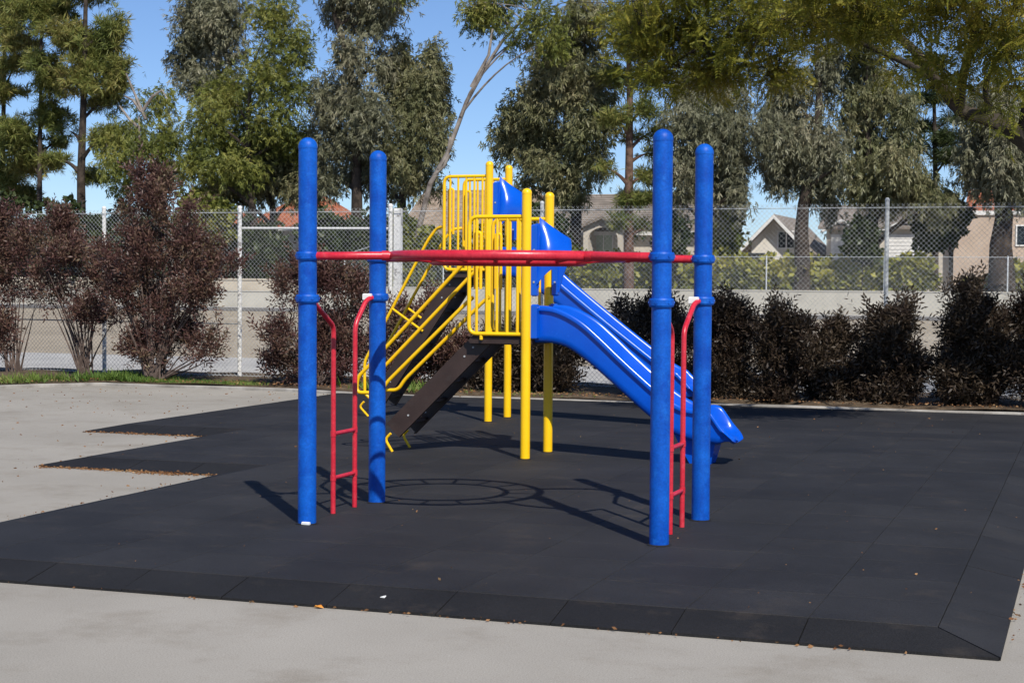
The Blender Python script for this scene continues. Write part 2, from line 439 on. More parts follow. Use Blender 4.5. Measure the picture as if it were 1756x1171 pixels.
# ------------------------------------------------------------------ overhead ring climber
AU,AV,PA,PB=-5.1216,10.379,2.50,1.1855
ZR,ZL=1.925,1.632
def bez(p0,p1,p2,p3,n=12):
    out=[]
    for i in range(n+1):
        t=i/n; out.append(tuple((1-t)**3*np.array(p0)+3*(1-t)**2*t*np.array(p1)+3*(1-t)*t*t*np.array(p2)+t**3*np.array(p3)))
    return out
def rounded(pts, r, n=5):
    """polyline with its corners rounded"""
    P=[np.array(p,float) for p in pts]; out=[P[0]]
    for i in range(1,len(P)-1):
        a=P[i-1]-P[i]; b=P[i+1]-P[i]; la,lb=np.linalg.norm(a),np.linalg.norm(b)
        d=min(r,la*.48,lb*.48); p0=P[i]+a/la*d; p2=P[i]+b/lb*d
        for k in range(n+1):
            t=k/n; out.append((1-t)**2*p0+2*(1-t)*t*P[i]+t*t*p2)
    out.append(P[-1]); return out
def post(parent,x,y,z0,z1,r,m,seg=28):
    mb=MB(); mb.lathe(x,y,[(r,z0),(r,z1-r*1.15)],seg); p=mb.build('post',m,parent,True)
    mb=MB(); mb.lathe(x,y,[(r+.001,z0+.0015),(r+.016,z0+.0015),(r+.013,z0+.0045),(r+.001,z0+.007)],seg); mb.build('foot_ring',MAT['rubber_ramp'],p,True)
    rc=r*1.03; zc=z1-r*1.2
    prof=[(rc,zc)]+[(rc*math.cos(a),zc+.012+ (z1-zc-.012)*math.sin(a)) for a in np.linspace(0,math.pi/2*.97,9)]
    mb=MB(); mb.lathe(x,y,prof,seg); mb.build('cap',m,p,True)
    return p
ring=thing('overhead_ring_climber','blue four post climbing frame with red overhead ring and two red ladders','climbing frame',(AU+PA/2,AV+PB/2,MT))
RP=.0635
posts={}
for k,(x,y) in dict(A=(AU,AV),B=(AU,AV+PB),C=(AU+PA,AV),D=(AU+PA,AV+PB)).items():
    p=post(ring,x,y,MT,MT+2.655,RP,MAT['blue_coat'],36); posts[k]=(x,y)
    for z in (ZR,ZL):
        mb=MB(); h=.028; R=.081
        mb.lathe(x,y,[(RP-.002,z-h),(R*.93,z-h),(R,z-h*.6),(R,z+h*.6),(R*.93,z+h),(RP-.002,z+h)],36)
        c=mb.build('collar',MAT['blue_coat'],p,25)
        for a in range(6):
            an=a*math.pi/3+.35; mb=MB()
            cx,cy=x+math.cos(an)*R,y+math.sin(an)*R
            mb.tube([(x+math.cos(an)*(R-.01),y+math.sin(an)*(R-.01),z),(x+math.cos(an)*(R+.004),y+math.sin(an)*(R+.004),z)],.009,8)
            mb.build('bolt',MAT['blue_coat'],p)
RC=np.array([AU+PA/2,AV+PB/2,ZR+.005])
def circ(r,n=72,dz=0): return [RC+np.array([r*math.cos(2*math.pi*i/n),r*math.sin(2*math.pi*i/n),dz]) for i in range(n)]
RO,RI=.80,.52
mb=MB(); mb.tube(circ(RO),.034,12,True); mb.build('outer_ring',MAT['red_coat'],ring,True)
mb=MB(); mb.tube(circ(RI,72,-.035),.027,12,True); mb.build('inner_ring',MAT['red_coat'],ring,True)
for i in range(16):
    a=2*math.pi*(i+.5)/16; d=np.array([math.cos(a),math.sin(a),0]); mb=MB()
    mb.tube([RC+d*RI-np.array([0,0,.035]),RC+d*RO],.015,8); mb.build('rung',MAT['red_coat'],ring,True)
for k,(sx,sy) in dict(A=(-1,-1),B=(-1,1),C=(1,-1),D=(1,1)).items():
    x,y=posts[k]; p0=np.array([x,y,ZR]); d=RC-p0; d/=np.linalg.norm(d); d[2]=0
    # arm leaves the collar level, swings along the long side and meets the ring at a tangent
    p1=np.array([x-sx*.09,y+(-sy)*.012,ZR]); 
    a=math.atan2(sy*.50,sx*.80); e=RC+np.array([RO*math.cos(a),RO*math.sin(a),0])
    mb=MB(); mb.tube(bez(p0-np.array([sx*.07,0,0]),p0-np.array([sx*.32,0,0]),e+np.array([sx*.20,sy*.10,0]),e,14),.028,12)
    mb.build('arm',MAT['red_coat'],ring,True)
    mb=MB(); mb.tube([e+np.array([sx*.03,sy*.015,0]),e+np.array([sx*.075,sy*.035,0])],.034,12); mb.build('arm_sleeve',MAT['red_coat'],ring,True)
for ux,kn,kf,v1,v2,so in ((AU-.05,'A','B',10.90,11.27,-1),(AU+PA-.045,'C','D',10.85,11.19,-1)):
    for vv,kk,sg in ((v1,kn,1),(v2,kf,-1)):
        x,y=posts[kk]
        pts=rounded([(ux,vv,MT),(ux,vv,1.43),(x-.03,y+sg*.14,ZL-.02),(x-.01,y+sg*.065,ZL)],.055)
        mb=MB(); mb.tube(pts,.0185,12); lr=mb.build('ladder_rail',MAT['red_coat'],ring,True)
    for z in (.335,.655):
        mb=MB(); mb.tube([(ux,v1,z),(ux,v2,z+.0)],.0155,10); mb.build('ladder_rung',MAT['red_coat'],ring,True)
        for vv in (v1,v2):
            mb=MB(); mb.tube([(ux,vv,z-.02),(ux,vv,z+.02)],.0215,12); mb.build('rung_collar',MAT['red_coat'],ring,True)
    x,y=posts[kf]; mb=MB(); mb.bbox(x-.080,x-.008,y-.100,y-.079,ZL-.022,ZL+.028,.005); mb.build('clamp_plate',MAT['white_plate'],ring)
mb=MB(); mb.bbox(AU-.005,AU+.055,AV-.078,AV-.058,MT,MT+.022,.004); mb.build('base_shim',MAT['white_plate'],ring)

# ------------------------------------------------------------------ freestanding slides
def sweep_slide(name, path, rim, vc, m, parent):
    """path: bed line (u,z); rim: rim height above the bed; a rolled-rim trough in one skin"""
    P=np.array(path,float)
    # resample smoothly (Catmull-Rom)
    def cr(A,n=6):
        out=[]
        for i in range(len(A)-1):
            p0=A[max(i-1,0)];p1=A[i];p2=A[i+1];p3=A[min(i+2,len(A)-1)]
            for k in range(n):
                t=k/n; out.append(.5*((2*p1)+(-p0+p2)*t+(2*p0-5*p1+4*p2-p3)*t*t+(-p0+3*p1-3*p2+p3)*t**3))
        out.append(A[-1]); return np.array(out)
    Q=cr(np.column_stack([P,np.array(rim),]))
    n=len(Q); vs=[];fs=[]
    for i in range(n):
        u,z,h=Q[i]; a=Q[max(i-1,0)]; b=Q[min(i+1,n-1)]
        t=np.array([b[0]-a[0],b[1]-a[1]]); t/=np.linalg.norm(t); nr=np.array([-t[1],t[0]])
        k_=max(0,(i-(n-14))/13); e=math.sqrt(1-.74*k_**2.6)
        lip=min(1,max(.25,h/.12))
        half=[(0,0),(.10,.0),(.155,.010),(.19,.035),(.208,.075*min(1,h/.12)),(.222,h-.03*lip),(.236,h-.006*lip),(.255,h),(.275,h-.008*lip),(.284,h-.026*lip),(.278,h-.05*lip),(.252,h-.056*lip)]
        half+= [(.247,.0 if h>.1 else h-.06*lip),(.240,-.045*lip),(.215,-.068*lip),(.15,-.055*lip),(.0,-.045*lip)]
        loop=[(v*e,w) for v,w in half]+[(-v*e,w) for v,w in half[-2:0:-1]]
        for v,w in loop: vs.append((u+nr[0]*w, vc+v, z+nr[1]*w))
    k=len(loop)
    for i in range(n-1):
        for j in range(k): fs.append((i*k+j,i*k+(j+1)%k,(i+1)*k+(j+1)%k,(i+1)*k+j))
    fs.append(tuple(range(k))); fs.append(tuple((n-1)*k+j for j in range(k-1,-1,-1)))
    mb=MB(); mb.add(vs,fs); return mb.build(name,m,parent,60)
def hood(pu, dz, pv, parent):
    """moulded entrance hood: a bulged canopy from post to post over an arched opening, with cheeks and bolted side panels"""
    o=np.array([pu+5.072, pv-14.895, dz])
    near_t=np.array([-4.98,15.00,2.364]); far_t=np.array([-4.735,15.20,2.165])
    near_b=np.array([-4.968,14.885,1.72]); far_b=np.array([-4.742,15.05,1.93])
    n=14; lay=[]
    for off in (0,1):
        for a in range(n):
            for b in range(n):
                s,t=b/(n-1),a/(n-1)
                p=(near_b*(1-s)+far_b*s)*(1-t)+(near_t*(1-s)+far_t*s)*t
                w=math.sin(math.pi*s)*math.sin(math.pi*(.1+.8*t))
                p=p+np.array([.035*s*math.sin(math.pi*t)-.012*w,-.095*w,.03*math.sin(math.pi*s)*(1-t)])
                lay.append(p+o+np.array([-.004,.016,0])*off)
    N_=n*n; fs=[]
    for q0 in (0,N_):
        for a in range(n-1):
            for b in range(n-1): q=q0+a*n+b; fs.append((q,q+1,q+n+1,q+n))
    rimi=[b for b in range(n)]+[a*n+n-1 for a in range(1,n)]+[(n-1)*n+b for b in range(n-2,-1,-1)]+[a*n for a in range(n-2,0,-1)]
    for i in range(len(rimi)):
        a,b=rimi[i],rimi[(i+1)%len(rimi)]; fs.append((a,b,b+N_,a+N_))
    mb=MB(); mb.add(lay,fs); w=mb.build('hood',MAT['blue_plastic'],parent,50)
    for sg,v,zt in ((-1,14.925,2.292),(1,15.565,2.14)):
        cheek=[(-4.98,1.63),(-4.955,1.66),(-4.925,1.80),(-4.875,1.92),(-4.83,2.02),(-4.86,2.12),(-4.91,2.18),(-4.98,2.17)]
        if sg<0: cheek=[(-4.99,1.66),(-4.955,1.70),(-4.952,2.30),(-4.99,2.30)]
        mb=MB(); mb.prism([(a+o[0],b+o[2]) for a,b in cheek],'y',v+o[1]-.008,v+o[1]+.008); mb.build('hood_cheek',MAT['blue_plastic'],parent)
        mb=MB(); mb.bbox(pu+.046,pu+.105,v+o[1]-.03,v+o[1]+.026,1.616+dz,zt+dz,.012); pn=mb.build('hood_panel',MAT['blue_plastic'],parent,25)
        for zz in (1.75,2.05):
            mb=MB(); mb.tube([(pu+.076,v+o[1]-.028,zz+dz),(pu+.076,v+o[1]-.036,zz+dz)],.010,8); mb.build('bolt',MAT['steel'],pn)
    return w
def tube_part(name,pts,r,m,parent,seg=10):
    mb=MB(); mb.tube(pts,r,seg); return mb.build(name,m,parent,True)
def slide_unit(label, pu, pv, deck_z, top_z, stringer, foot, handrails, brackets, path, rim, leg_u):
    vc=pv+.345; dz=deck_z-1.23
    t=thing('slide',label,'slide',(pu,vc,MT))
    for v in (pv,pv+.69): post(t,pu,v,MT,top_z,.046,MAT['yellow_coat'],24)
    # deck
    mb=MB(); mb.bbox(pu-.575,pu+.05,pv+.03,pv+.66,deck_z-.075,deck_z-.004,.008); d=mb.build('deck',MAT['brown_coat'],t)
    mb=MB(); mb.box(pu-.560,pu+.03,pv+.045,pv+.645,deck_z-.0035,deck_z+.004); mb.build('deck_surface',MAT['rubber'],d)
    # side railings
    for sg,v in ((-1,pv+.015),(1,pv+.675)):
        ztop=deck_z+1.135; zb=deck_z+.025; ul=pu-.58; ur=pu-.03
        mb=MB(); mb.tube(rounded([(ur,v,ztop),(ul,v,ztop),(ul,v,zb),(ur,v,zb)],.085,6),.020,10); rl=mb.build('railing',MAT['yellow_coat'],t,True)
        for i in range(5):
            u=ul+(ur-ul)*(i+.75)/5.35
            tube_part('bar',[(u,v,zb),(u,v,ztop)],.0145,MAT['yellow_coat'],rl,8)
        # hand loop on the inside of the railing by the stair head
        vi=v-sg*.045
        tube_part('hand_loop',rounded([(ul+.10,vi,deck_z+.45),(ul+.10,vi,deck_z+.99),(ul+.045,vi,deck_z+.99),(ul+.045,vi,deck_z+.45)],.027,5),.0155,MAT['yellow_coat'],rl,8)
        mb=MB(); mb.tube([(ul+.07,vi,deck_z+.55),(ul+.07,v,deck_z+.55)],.011,8); mb.build('tie',MAT['yellow_coat'],rl,True)
        tube_part('lug',[(pu-.455,v,zb-.055),(pu-.455,v,zb+.01)],.017,MAT['yellow_coat'],rl,10)
    # stair
    (a0,z0),(a1,z1)=stringer; s=np.array([a1-a0,z1-z0]); L_=np.linalg.norm(s); s/=L_; nn=np.array([-s[1],s[0]])
    if nn[1]>0: nn=-nn
    wd=.185
    for sg,v in ((-1,vc-.222),(1,vc+.222)):
        A=np.array([a0,z0]);B=np.array([a1,z1]); low=B+nn*wd
        ptop=[(a0+.02,z0-.005),(a0+.215,z0-.03),(a0+.215,z0-.03-wd*.72)]
        back=A+nn*wd
        # lower back edge runs parallel to the upper one
        kx=a0+.215; tz=back[1]+(kx-back[0])*s[1]/s[0]
        pl=ptop[:2]+[(kx,min(tz,z0-.07))]+[tuple(low),tuple(B)]
        mb=MB(); mb.prism(pl,'y',v-.0045,v+.0045); st=mb.build('stringer',MAT['brown_coat'],t)
        # folded flange along the lower edge, turned inwards
        f0=np.array([kx,min(tz,z0-.07)]); 
        q=[f0,low,low-nn*.012,f0-nn*.012]
        mb=MB(); mb.prism([tuple(x) for x in q],'y',min(v-sg*.0045,v-sg*.045),max(v-sg*.0045,v-sg*.045)); mb.build('flange',MAT['brown_coat'],st)
        for fr in (.06,.16,.82):
            c=A+(B-A)*fr+nn*wd*.55; mb=MB(); mb.tube([(c[0],v-.010,c[1]),(c[0],v+.010,c[1])],.010,8); mb.build('bolt',MAT['steel'],st)
        (fa,fz),(fb,fzb)=foot
        mb=MB(); mb.tube(rounded([(fa+.06,v-sg*.0,fz+.06),(fa,v,fz),(fb,v,MT)],.04,4),.0135,8); mb.build('foot',MAT['yellow_coat'],t,True)
        for h in handrails:
            pts=[(u,v+sg*(.0 if i>2 else .03+(.05 if i==0 else 0)),z) for i,(u,z) in enumerate(h)]
            tube_part('handrail',rounded(pts,.06,5),.019,MAT['yellow_coat'],t)
        for (b0,b1) in brackets:
            tube_part('handrail_bracket',[(b0[0],v+sg*.018,b0[1]),(b1[0],v+sg*.018,b1[1])],.0145,MAT['yellow_coat'],t,8)
    rise=z0-z1; k=int(round(rise/.215))
    for i in range(1,k+1):
        fr=i/(k+.4); c=np.array([a0,z0])+np.array([a1-a0,z1-z0])*fr+nn*.055
        mb=MB(); mb.bbox(c[0]-.02,c[0]+.135,vc-.216,vc+.216,c[1]-.035,c[1],.006); mb.build('tread',MAT['brown_coat'],t)
    # slide
    sl=sweep_slide('slide_chute',path,rim,vc,MAT['blue_plastic'],t)
    mb=MB(); mb.bbox(pu+.04,pu+.105,vc-.335,vc-.255,deck_z-.02,deck_z+.31,.014); mb.build('entry_flange',MAT['blue_plastic'],t,25)
    mb=MB(); mb.bbox(pu+.04,pu+.105,vc+.255,vc+.335,deck_z-.02,deck_z+.31,.014); mb.build('entry_flange',MAT['blue_plastic'],t,25)
    hood(pu,dz,pv,t)
    # moulded foot under the run-out
    lz=leg_u[1]
    mb=MB(); mb.add([(leg_u[0]-.27,vc-.15,lz+.06),(leg_u[0]+.13,vc-.15,lz-.03),(leg_u[0]+.08,vc-.11,MT),(leg_u[0]-.12,vc-.11,MT),
                     (leg_u[0]-.27,vc+.15,lz+.06),(leg_u[0]+.13,vc+.15,lz-.03),(leg_u[0]+.08,vc+.11,MT),(leg_u[0]-.12,vc+.11,MT)],
                    [(0,1,2,3),(7,6,5,4),(0,4,5,1),(1,5,6,2),(2,6,7,3),(3,7,4,0)])
    mb.build('run_out_foot',MAT['blue_plastic'],t,30)
    return t
fl=[[(-5.65,1.98),(-5.71,1.951),(-5.836,1.827),(-6.746,.911),(-6.865,.80),(-6.877,.65),(-6.62,.652),(-6.552,.756),(-5.72,1.545),(-5.65,1.60)]]
slide_unit('low blue slide with yellow rails and brown stair, between the ring climber and taller slide',
  -5.072,14.895,1.23,MT+2.55,((-5.665,1.245),(-6.55,.355)),((-6.565,.20),(-6.487,.085)),fl,[],
  [(-5.03,1.245),(-4.86,1.245),(-4.68,1.20),(-4.5,1.09),(-4.3,.935),(-4.08,.752),(-3.88,.585),(-3.68,.445),(-3.5,.375),(-3.35,.355),(-3.21,.340),(-3.14,.318),(-3.11,.285)],
  [.285,.275,.235,.205,.185,.180,.185,.205,.235,.235,.085,.03,.02],(-3.42,.31))
hr=[[(-7.41,2.40),(-7.52,2.385),(-7.635,2.24),(-8.40,.90),(-8.48,.75),(-8.475,.36),(-8.40,.30)]]
slide_unit('tall blue slide with yellow rails and steep brown stair, nearest the planting bed',
  -6.815,18.635,1.86,MT+3.09,((-7.383,1.855),(-8.40,.29)),((-8.545,.20),(-8.425,.085)),hr,[((-8.106,1.41),(-7.70,1.14))],
  [(-6.77,1.875),(-6.60,1.875),(-6.42,1.83),(-6.22,1.71),(-6.0,1.55),(-5.5,1.165),(-5.05,.82),(-4.88,.69),(-4.74,.595),(-4.6,.525),(-4.48,.495),(-4.38,.475),(-4.32,.455),(-4.285,.425)],
  [.285,.275,.235,.205,.185,.180,.185,.190,.200,.205,.15,.07,.03,.02],(-4.55,.44))
#@@PART2
# ------------------------------------------------------------------ chain-link fences
def chain_mesh(name, x0,x1,y,z0,z1,cell,r,m,parent):
    """two families of straight diagonal wires with three-sided sections"""
    h=z1-z0; V=[];Q=[]
    def wire(ax,az,bx,bz,dy):
        d=np.array([bx-ax,0,bz-az]); L=np.linalg.norm(d)
        if L<.02: return
        d/=L; n=np.array([-d[2],0,d[0]]); b=len(V)
        for px,pz in ((ax,az),(bx,bz)):
            for an in (0.3,2.394,4.489):
                p=np.array([px,y+dy,pz])+n*r*math.cos(an)+np.array([0,1,0])*r*math.sin(an); V.append(p)
        for k in range(3): Q.append((b+k,b+(k+1)%3,b+3+(k+1)%3,b+3+k))
    k=x0-h
    while k<x1:
        for s in (1,-1):
            a,bb=k,k+h            # x at bottom / top
            za,zb=z0,z1
            if a<x0: za=z0+(x0-a); a=x0
            if bb>x1: zb=z1-(bb-x1); bb=x1
            if s==1: wire(a,za,bb,zb,.003)
            else: wire(x0+x1-a,za,x0+x1-bb,zb,-.003)
        k+=cell
    return stuff(link(name,mesh_np(name,V,Q),m,parent))
FV=25.4; FH=2.94
near_f=thing('chain_link_fence','tall galvanised chain link fence behind the purple shrubs','fence',(-10,FV,0))
for i,(x,top) in enumerate([(-19.3,2.94),(-16.525,2.96),(-13.841,2.95),(-11.041,2.96),(-8.406,2.98),(-5.731,2.93),(-2.978,2.98),(-.25,2.95),(2.5,2.95)]):
    mb=MB(); r=.032; m=MAT['galv']
    if i in (1,2,3): m=MAT['white_paint'] if i!=2 else MAT['flaked']; r=.036
    mb.lathe(x,FV+.045,[(r,-.05),(r,top),(r*1.15,top+.002),(r*1.1,top+.03),(r*.5,top+.05)],14); p=mb.build('post',m,near_f,30)
mb=MB(); mb.bbox(-10.98,-10.86,FV+.03,FV+.13,-.05,2.93,.01); mb.build('timber_post',MAT['flaked'],near_f)
mb=MB(); mb.tube([(-13.80,FV+.05,2.615),(-11.08,FV+.05,2.60)],.021,10); mb.build('brace_rail',MAT['white_paint'],near_f,True)
mb=MB(); mb.tube([(-12.6,FV+.05,1.95),(-11.08,FV+.05,2.40)],.008,6); mb.build('truss_rod',MAT['galv'],near_f,True)
for z,r in ((.10,.005),(FH-.06,.006)):
    mb=MB(); mb.tube([(-19.4,FV,z),(2.6,FV,z)],r,6); mb.build('tension_wire',MAT['galv'],near_f)
mb=MB(); mb.tube([(-19.3,FV+.05,1.0),(-13.85,FV+.05,.98)],.012,6); mb.build('mid_wire',MAT['galv_dark'],near_f)
chain_mesh('mesh',-19.4,2.6,FV,.06,FH,.0755,.0022,MAT['galv'],near_f)
# far side of the street: retaining wall, low fence on it
WV=92.0
mb=MB(); mb.prism([(WV,-.1),(WV,1.22),(WV-.03,1.22),(WV-.03,1.29),(WV+.33,1.29),(WV+.3,-.1)],'x',-45,30)
tag(mb.build('retaining_wall',MAT['wall_grey']),'long low pale concrete retaining wall across the street, under the lime hedge','wall')
mb=MB(); mb.prism([(WV,-.1),(WV,.92),(WV-.04,.92),(WV-.04,.98),(WV+.35,.98),(WV+.3,-.1)],'x',-120,-45.02)
tag(mb.build('low_wall',MAT['wall_grey']),'low grey concrete wall across the street, in front of the cream wall','wall')
mb=MB(); mb.prism([(WV+1.0,-.1),(WV+1.0,1.62),(WV+.95,1.62),(WV+.95,1.72),(WV+1.3,1.72),(WV+1.25,-.1)],'x',-120,-44)
tag(mb.build('stucco_wall',MAT['wall_cream']),'cream stucco garden wall behind the low grey wall','wall')
ff=thing('low_chain_link_fence','low chain link fence standing on the pale retaining wall','fence',(-18,WV+.15,1.2))
for x in np.arange(-43.5,28,6.42):
    mb=MB(); mb.lathe(x+.5,WV+.15,[(.04,1.2),(.04,3.16),(.02,3.2)],8); mb.build('post',MAT['galv'],ff,30)
chain_mesh('mesh',-43,28,WV+.2,1.32,3.1,.11,.0020,MAT['galv'],ff)
mb=MB(); mb.tube([(-43,WV+.17,3.12),(28,WV+.17,3.12)],.018,6); mb.build('top_wire',MAT['galv'],ff)

# ------------------------------------------------------------------ plants
def sample_lobes(rng, lobes, n, bias=2.0):
    """points through ellipsoids (c, radii), denser towards the surface"""
    vol=np.array([l[1][0]*l[1][1]*l[1][2] for l in lobes])**.72; vol/=vol.sum()
    idx=rng.choice(len(lobes),size=n,p=vol)
    D=rng.normal(size=(n,3)); D/=np.linalg.norm(D,axis=1,keepdims=True)
    R=rng.random(n)**(1/bias)
    # lumpy outline
    C=np.array([l[0] for l in lobes])[idx]; A=np.array([l[1] for l in lobes])[idx]
    ph=idx*1.7
    lump=1+.16*np.sin(D[:,0]*5+ph)*np.sin(D[:,2]*6+ph*2)+.10*np.sin(D[:,1]*9+ph)
    return C+D*A*(R*lump)[:,None], D
def limbs(mb, trunk, radii, targets, rng, rl=.35, seg=6, sag=0):
    """tapered trunk plus boughs to each target; returns node array"""
    mb.tube(trunk,radii,10)
    T=np.array(trunk); nodes=[]
    for i in range(len(T)-1):
        for t in np.linspace(0,1,6): nodes.append((*(T[i]*(1-t)+T[i+1]*t), radii[i]*(1-t)+radii[i+1]*t))
    nodes=np.array(nodes); allp=[nodes[:,:3]]
    z0=T[0][2]; zt=T[-1][2]
    for c in targets:
        c=np.array(c)
        # leave the trunk below the target
        dz=nodes[:,2]-(c[2]-np.linalg.norm(c[:2]-nodes[:,:2].mean(0))*.6)
        i=int(np.argmin(np.abs(dz)+.15*np.linalg.norm(nodes[:,:3]-c,axis=1)))
        a=nodes[i,:3]; r=nodes[i,3]
        d=c-a; L=np.linalg.norm(d)
        p1=a+d*.33+np.array([0,0,.14*L])+rng.normal(size=3)*.04*L; p2=a+d*.7+np.array([0,0,.08*L-sag*L])+rng.normal(size=3)*.05*L
        pts=bez(a,p1,p2,c,8); r0_=max(.012,min(r*.6,rl*r+.012*L))
        mb.tube(pts,[r0_*(1-.8*k/8) for k in range(9)],seg)
        allp.append(np.array(pts))
    return np.concatenate(allp)
def twigs(mb, nodes, ends, r, rng, seg=3, maxn=400):
    ends=ends[rng.permutation(len(ends))[:maxn]]
    for e in ends:
        d=np.linalg.norm(nodes-e,axis=1); i=int(np.argmin(d))
        if d[i]<.05: continue
        a=nodes[i]; m=(a+e)/2+rng.normal(size=3)*d[i]*.10+np.array([0,0,.06*d[i]])
        mb.tube([a,m,e],[r,r*.7,r*.35],seg,cap=False)
EUC_V,EUC_Q=sprig([leaf(.0,0,0,1,.25,.1,.42,.095),leaf(.12,.02,0,.8,-.6,.2,.40,.09),leaf(.2,0,.02,.9,.1,-.5,.45,.10),leaf(.05,0,.03,.7,.5,.5,.36,.085),leaf(.28,0,0,1,-.15,.15,.42,.09)])
NEED=[]
_r=np.random.default_rng(3)
for k in range(11):
    d=_r.normal(size=3); d[0]=abs(d[0])+.35; NEED.append(leaf(0,0,0,*d,.40+.12*_r.random(),.045))
PIN_V,PIN_Q=sprig(NEED)
HOP_V,HOP_Q=sprig([leaf(.02+.028*k,0,0,.75,math.cos(k*2.4)*.8,math.sin(k*2.4)*.8,.078,.024) for k in range(8)])
FR=[]
for k in range(8):
    x=.03+.036*k; L=.085*(1-.05*k); z=-.012*k*k*.14
    for s in (-1,1): FR.append([np.array([x,0,z]),np.array([x+.02,s*L*.5-.0,z-.004+.014]),np.array([x+.035,s*L,z-.012]),np.array([x+.0,s*L*.55,z-.006])])
FRO_V,FRO_Q=sprig(FR)
BLK_V,BLK_Q=sprig([leaf(0,0,0,*_r.normal(size=3),.16,.10) for k in range(6)])

def px_lobes(lst, v, rng, dv=1.0, depth=.85):
    """(x,y,rx,ry[,dv]) in the photo, at distance plane v -> world ellipsoids of real size"""
    out=[]
    for l in lst:
        x,y,rx,ry=l[:4]; off=l[4] if len(l)>4 else rng.uniform(-1,1)*dv
        c=at(x,y,v+off); s=scale_at(x,v+off)
        out.append((c,np.array([rx*s,rx*s*depth,ry*s])))
    return out
def crown_mesh(name, P, D, rng, tpl, per, spread, droop, out, scale, m, parent):
    """per sprigs round every cluster centre"""
    n=len(P)*per
    C=np.repeat(P,per,axis=0); Do=np.repeat(D,per,axis=0)
    pos=C+rng.normal(size=(n,3))*np.asarray(spread)
    d=rng.normal(size=(n,3))*.55+Do*out+np.array([0,0,-droop])
    fr=frames(d,rng); sc=scale*rng.uniform(.55,1.4,n)
    V,Q=scatter(tpl[0],tpl[1],pos,fr,sc)
    return link(name,mesh_np(name,V,Q),m,parent)
def tree(name,label,v,trunk,rpx,lobes,kind,ncl,per,bark,leafm,group=None,seed=0,cat='tree',tw=140,scale=1.0,droop=None,spread=None,dv=1.6,bias=2.0):
    rng=np.random.default_rng(100+seed)
    base=at(trunk[0][0],trunk[0][1],v); g0=np.array([base[0],v,-.05])
    T=[g0]+[at(p[0],p[1],v+(p[2] if len(p)>2 else 0)) for p in trunk]
    T=[p for i,p in enumerate(T) if i==0 or p[2]>T[i-1][2]-5]
    s=scale_at(trunk[0][0],v); n=len(T)
    rad=[rpx*s*(1.12-.82*(i/(n-1))**1.0) for i in range(n)]
    t=thing(name,label,cat,(g0[0],g0[1],0),group)
    lb=px_lobes(lobes,v,rng,dv)
    mb=MB(); nodes=limbs(mb,T,rad,[l[0] for l in lb],rng,.48)
    P,D=sample_lobes(rng,lb,ncl,bias)
    twigs(mb,nodes,P,.025,rng,3,tw)
    mb.build('trunk',bark,t,True,fix=False)
    if kind=='euc': scale*=.78; per=int(per*1.3); ncl=int(ncl*.80)
    tpl={'euc':(EUC_V,EUC_Q),'pine':(PIN_V,PIN_Q)}[kind]
    dr={'euc':1.0,'pine':-.1}[kind] if droop is None else droop
    sp=({'euc':(.27,.27,.42),'pine':(.30,.30,.14)}[kind]) if spread is None else spread
    crown_mesh('crown',P,D,rng,tpl,per,sp,dr,.35,scale,leafm,t)
    return t
GT='trees across the street'
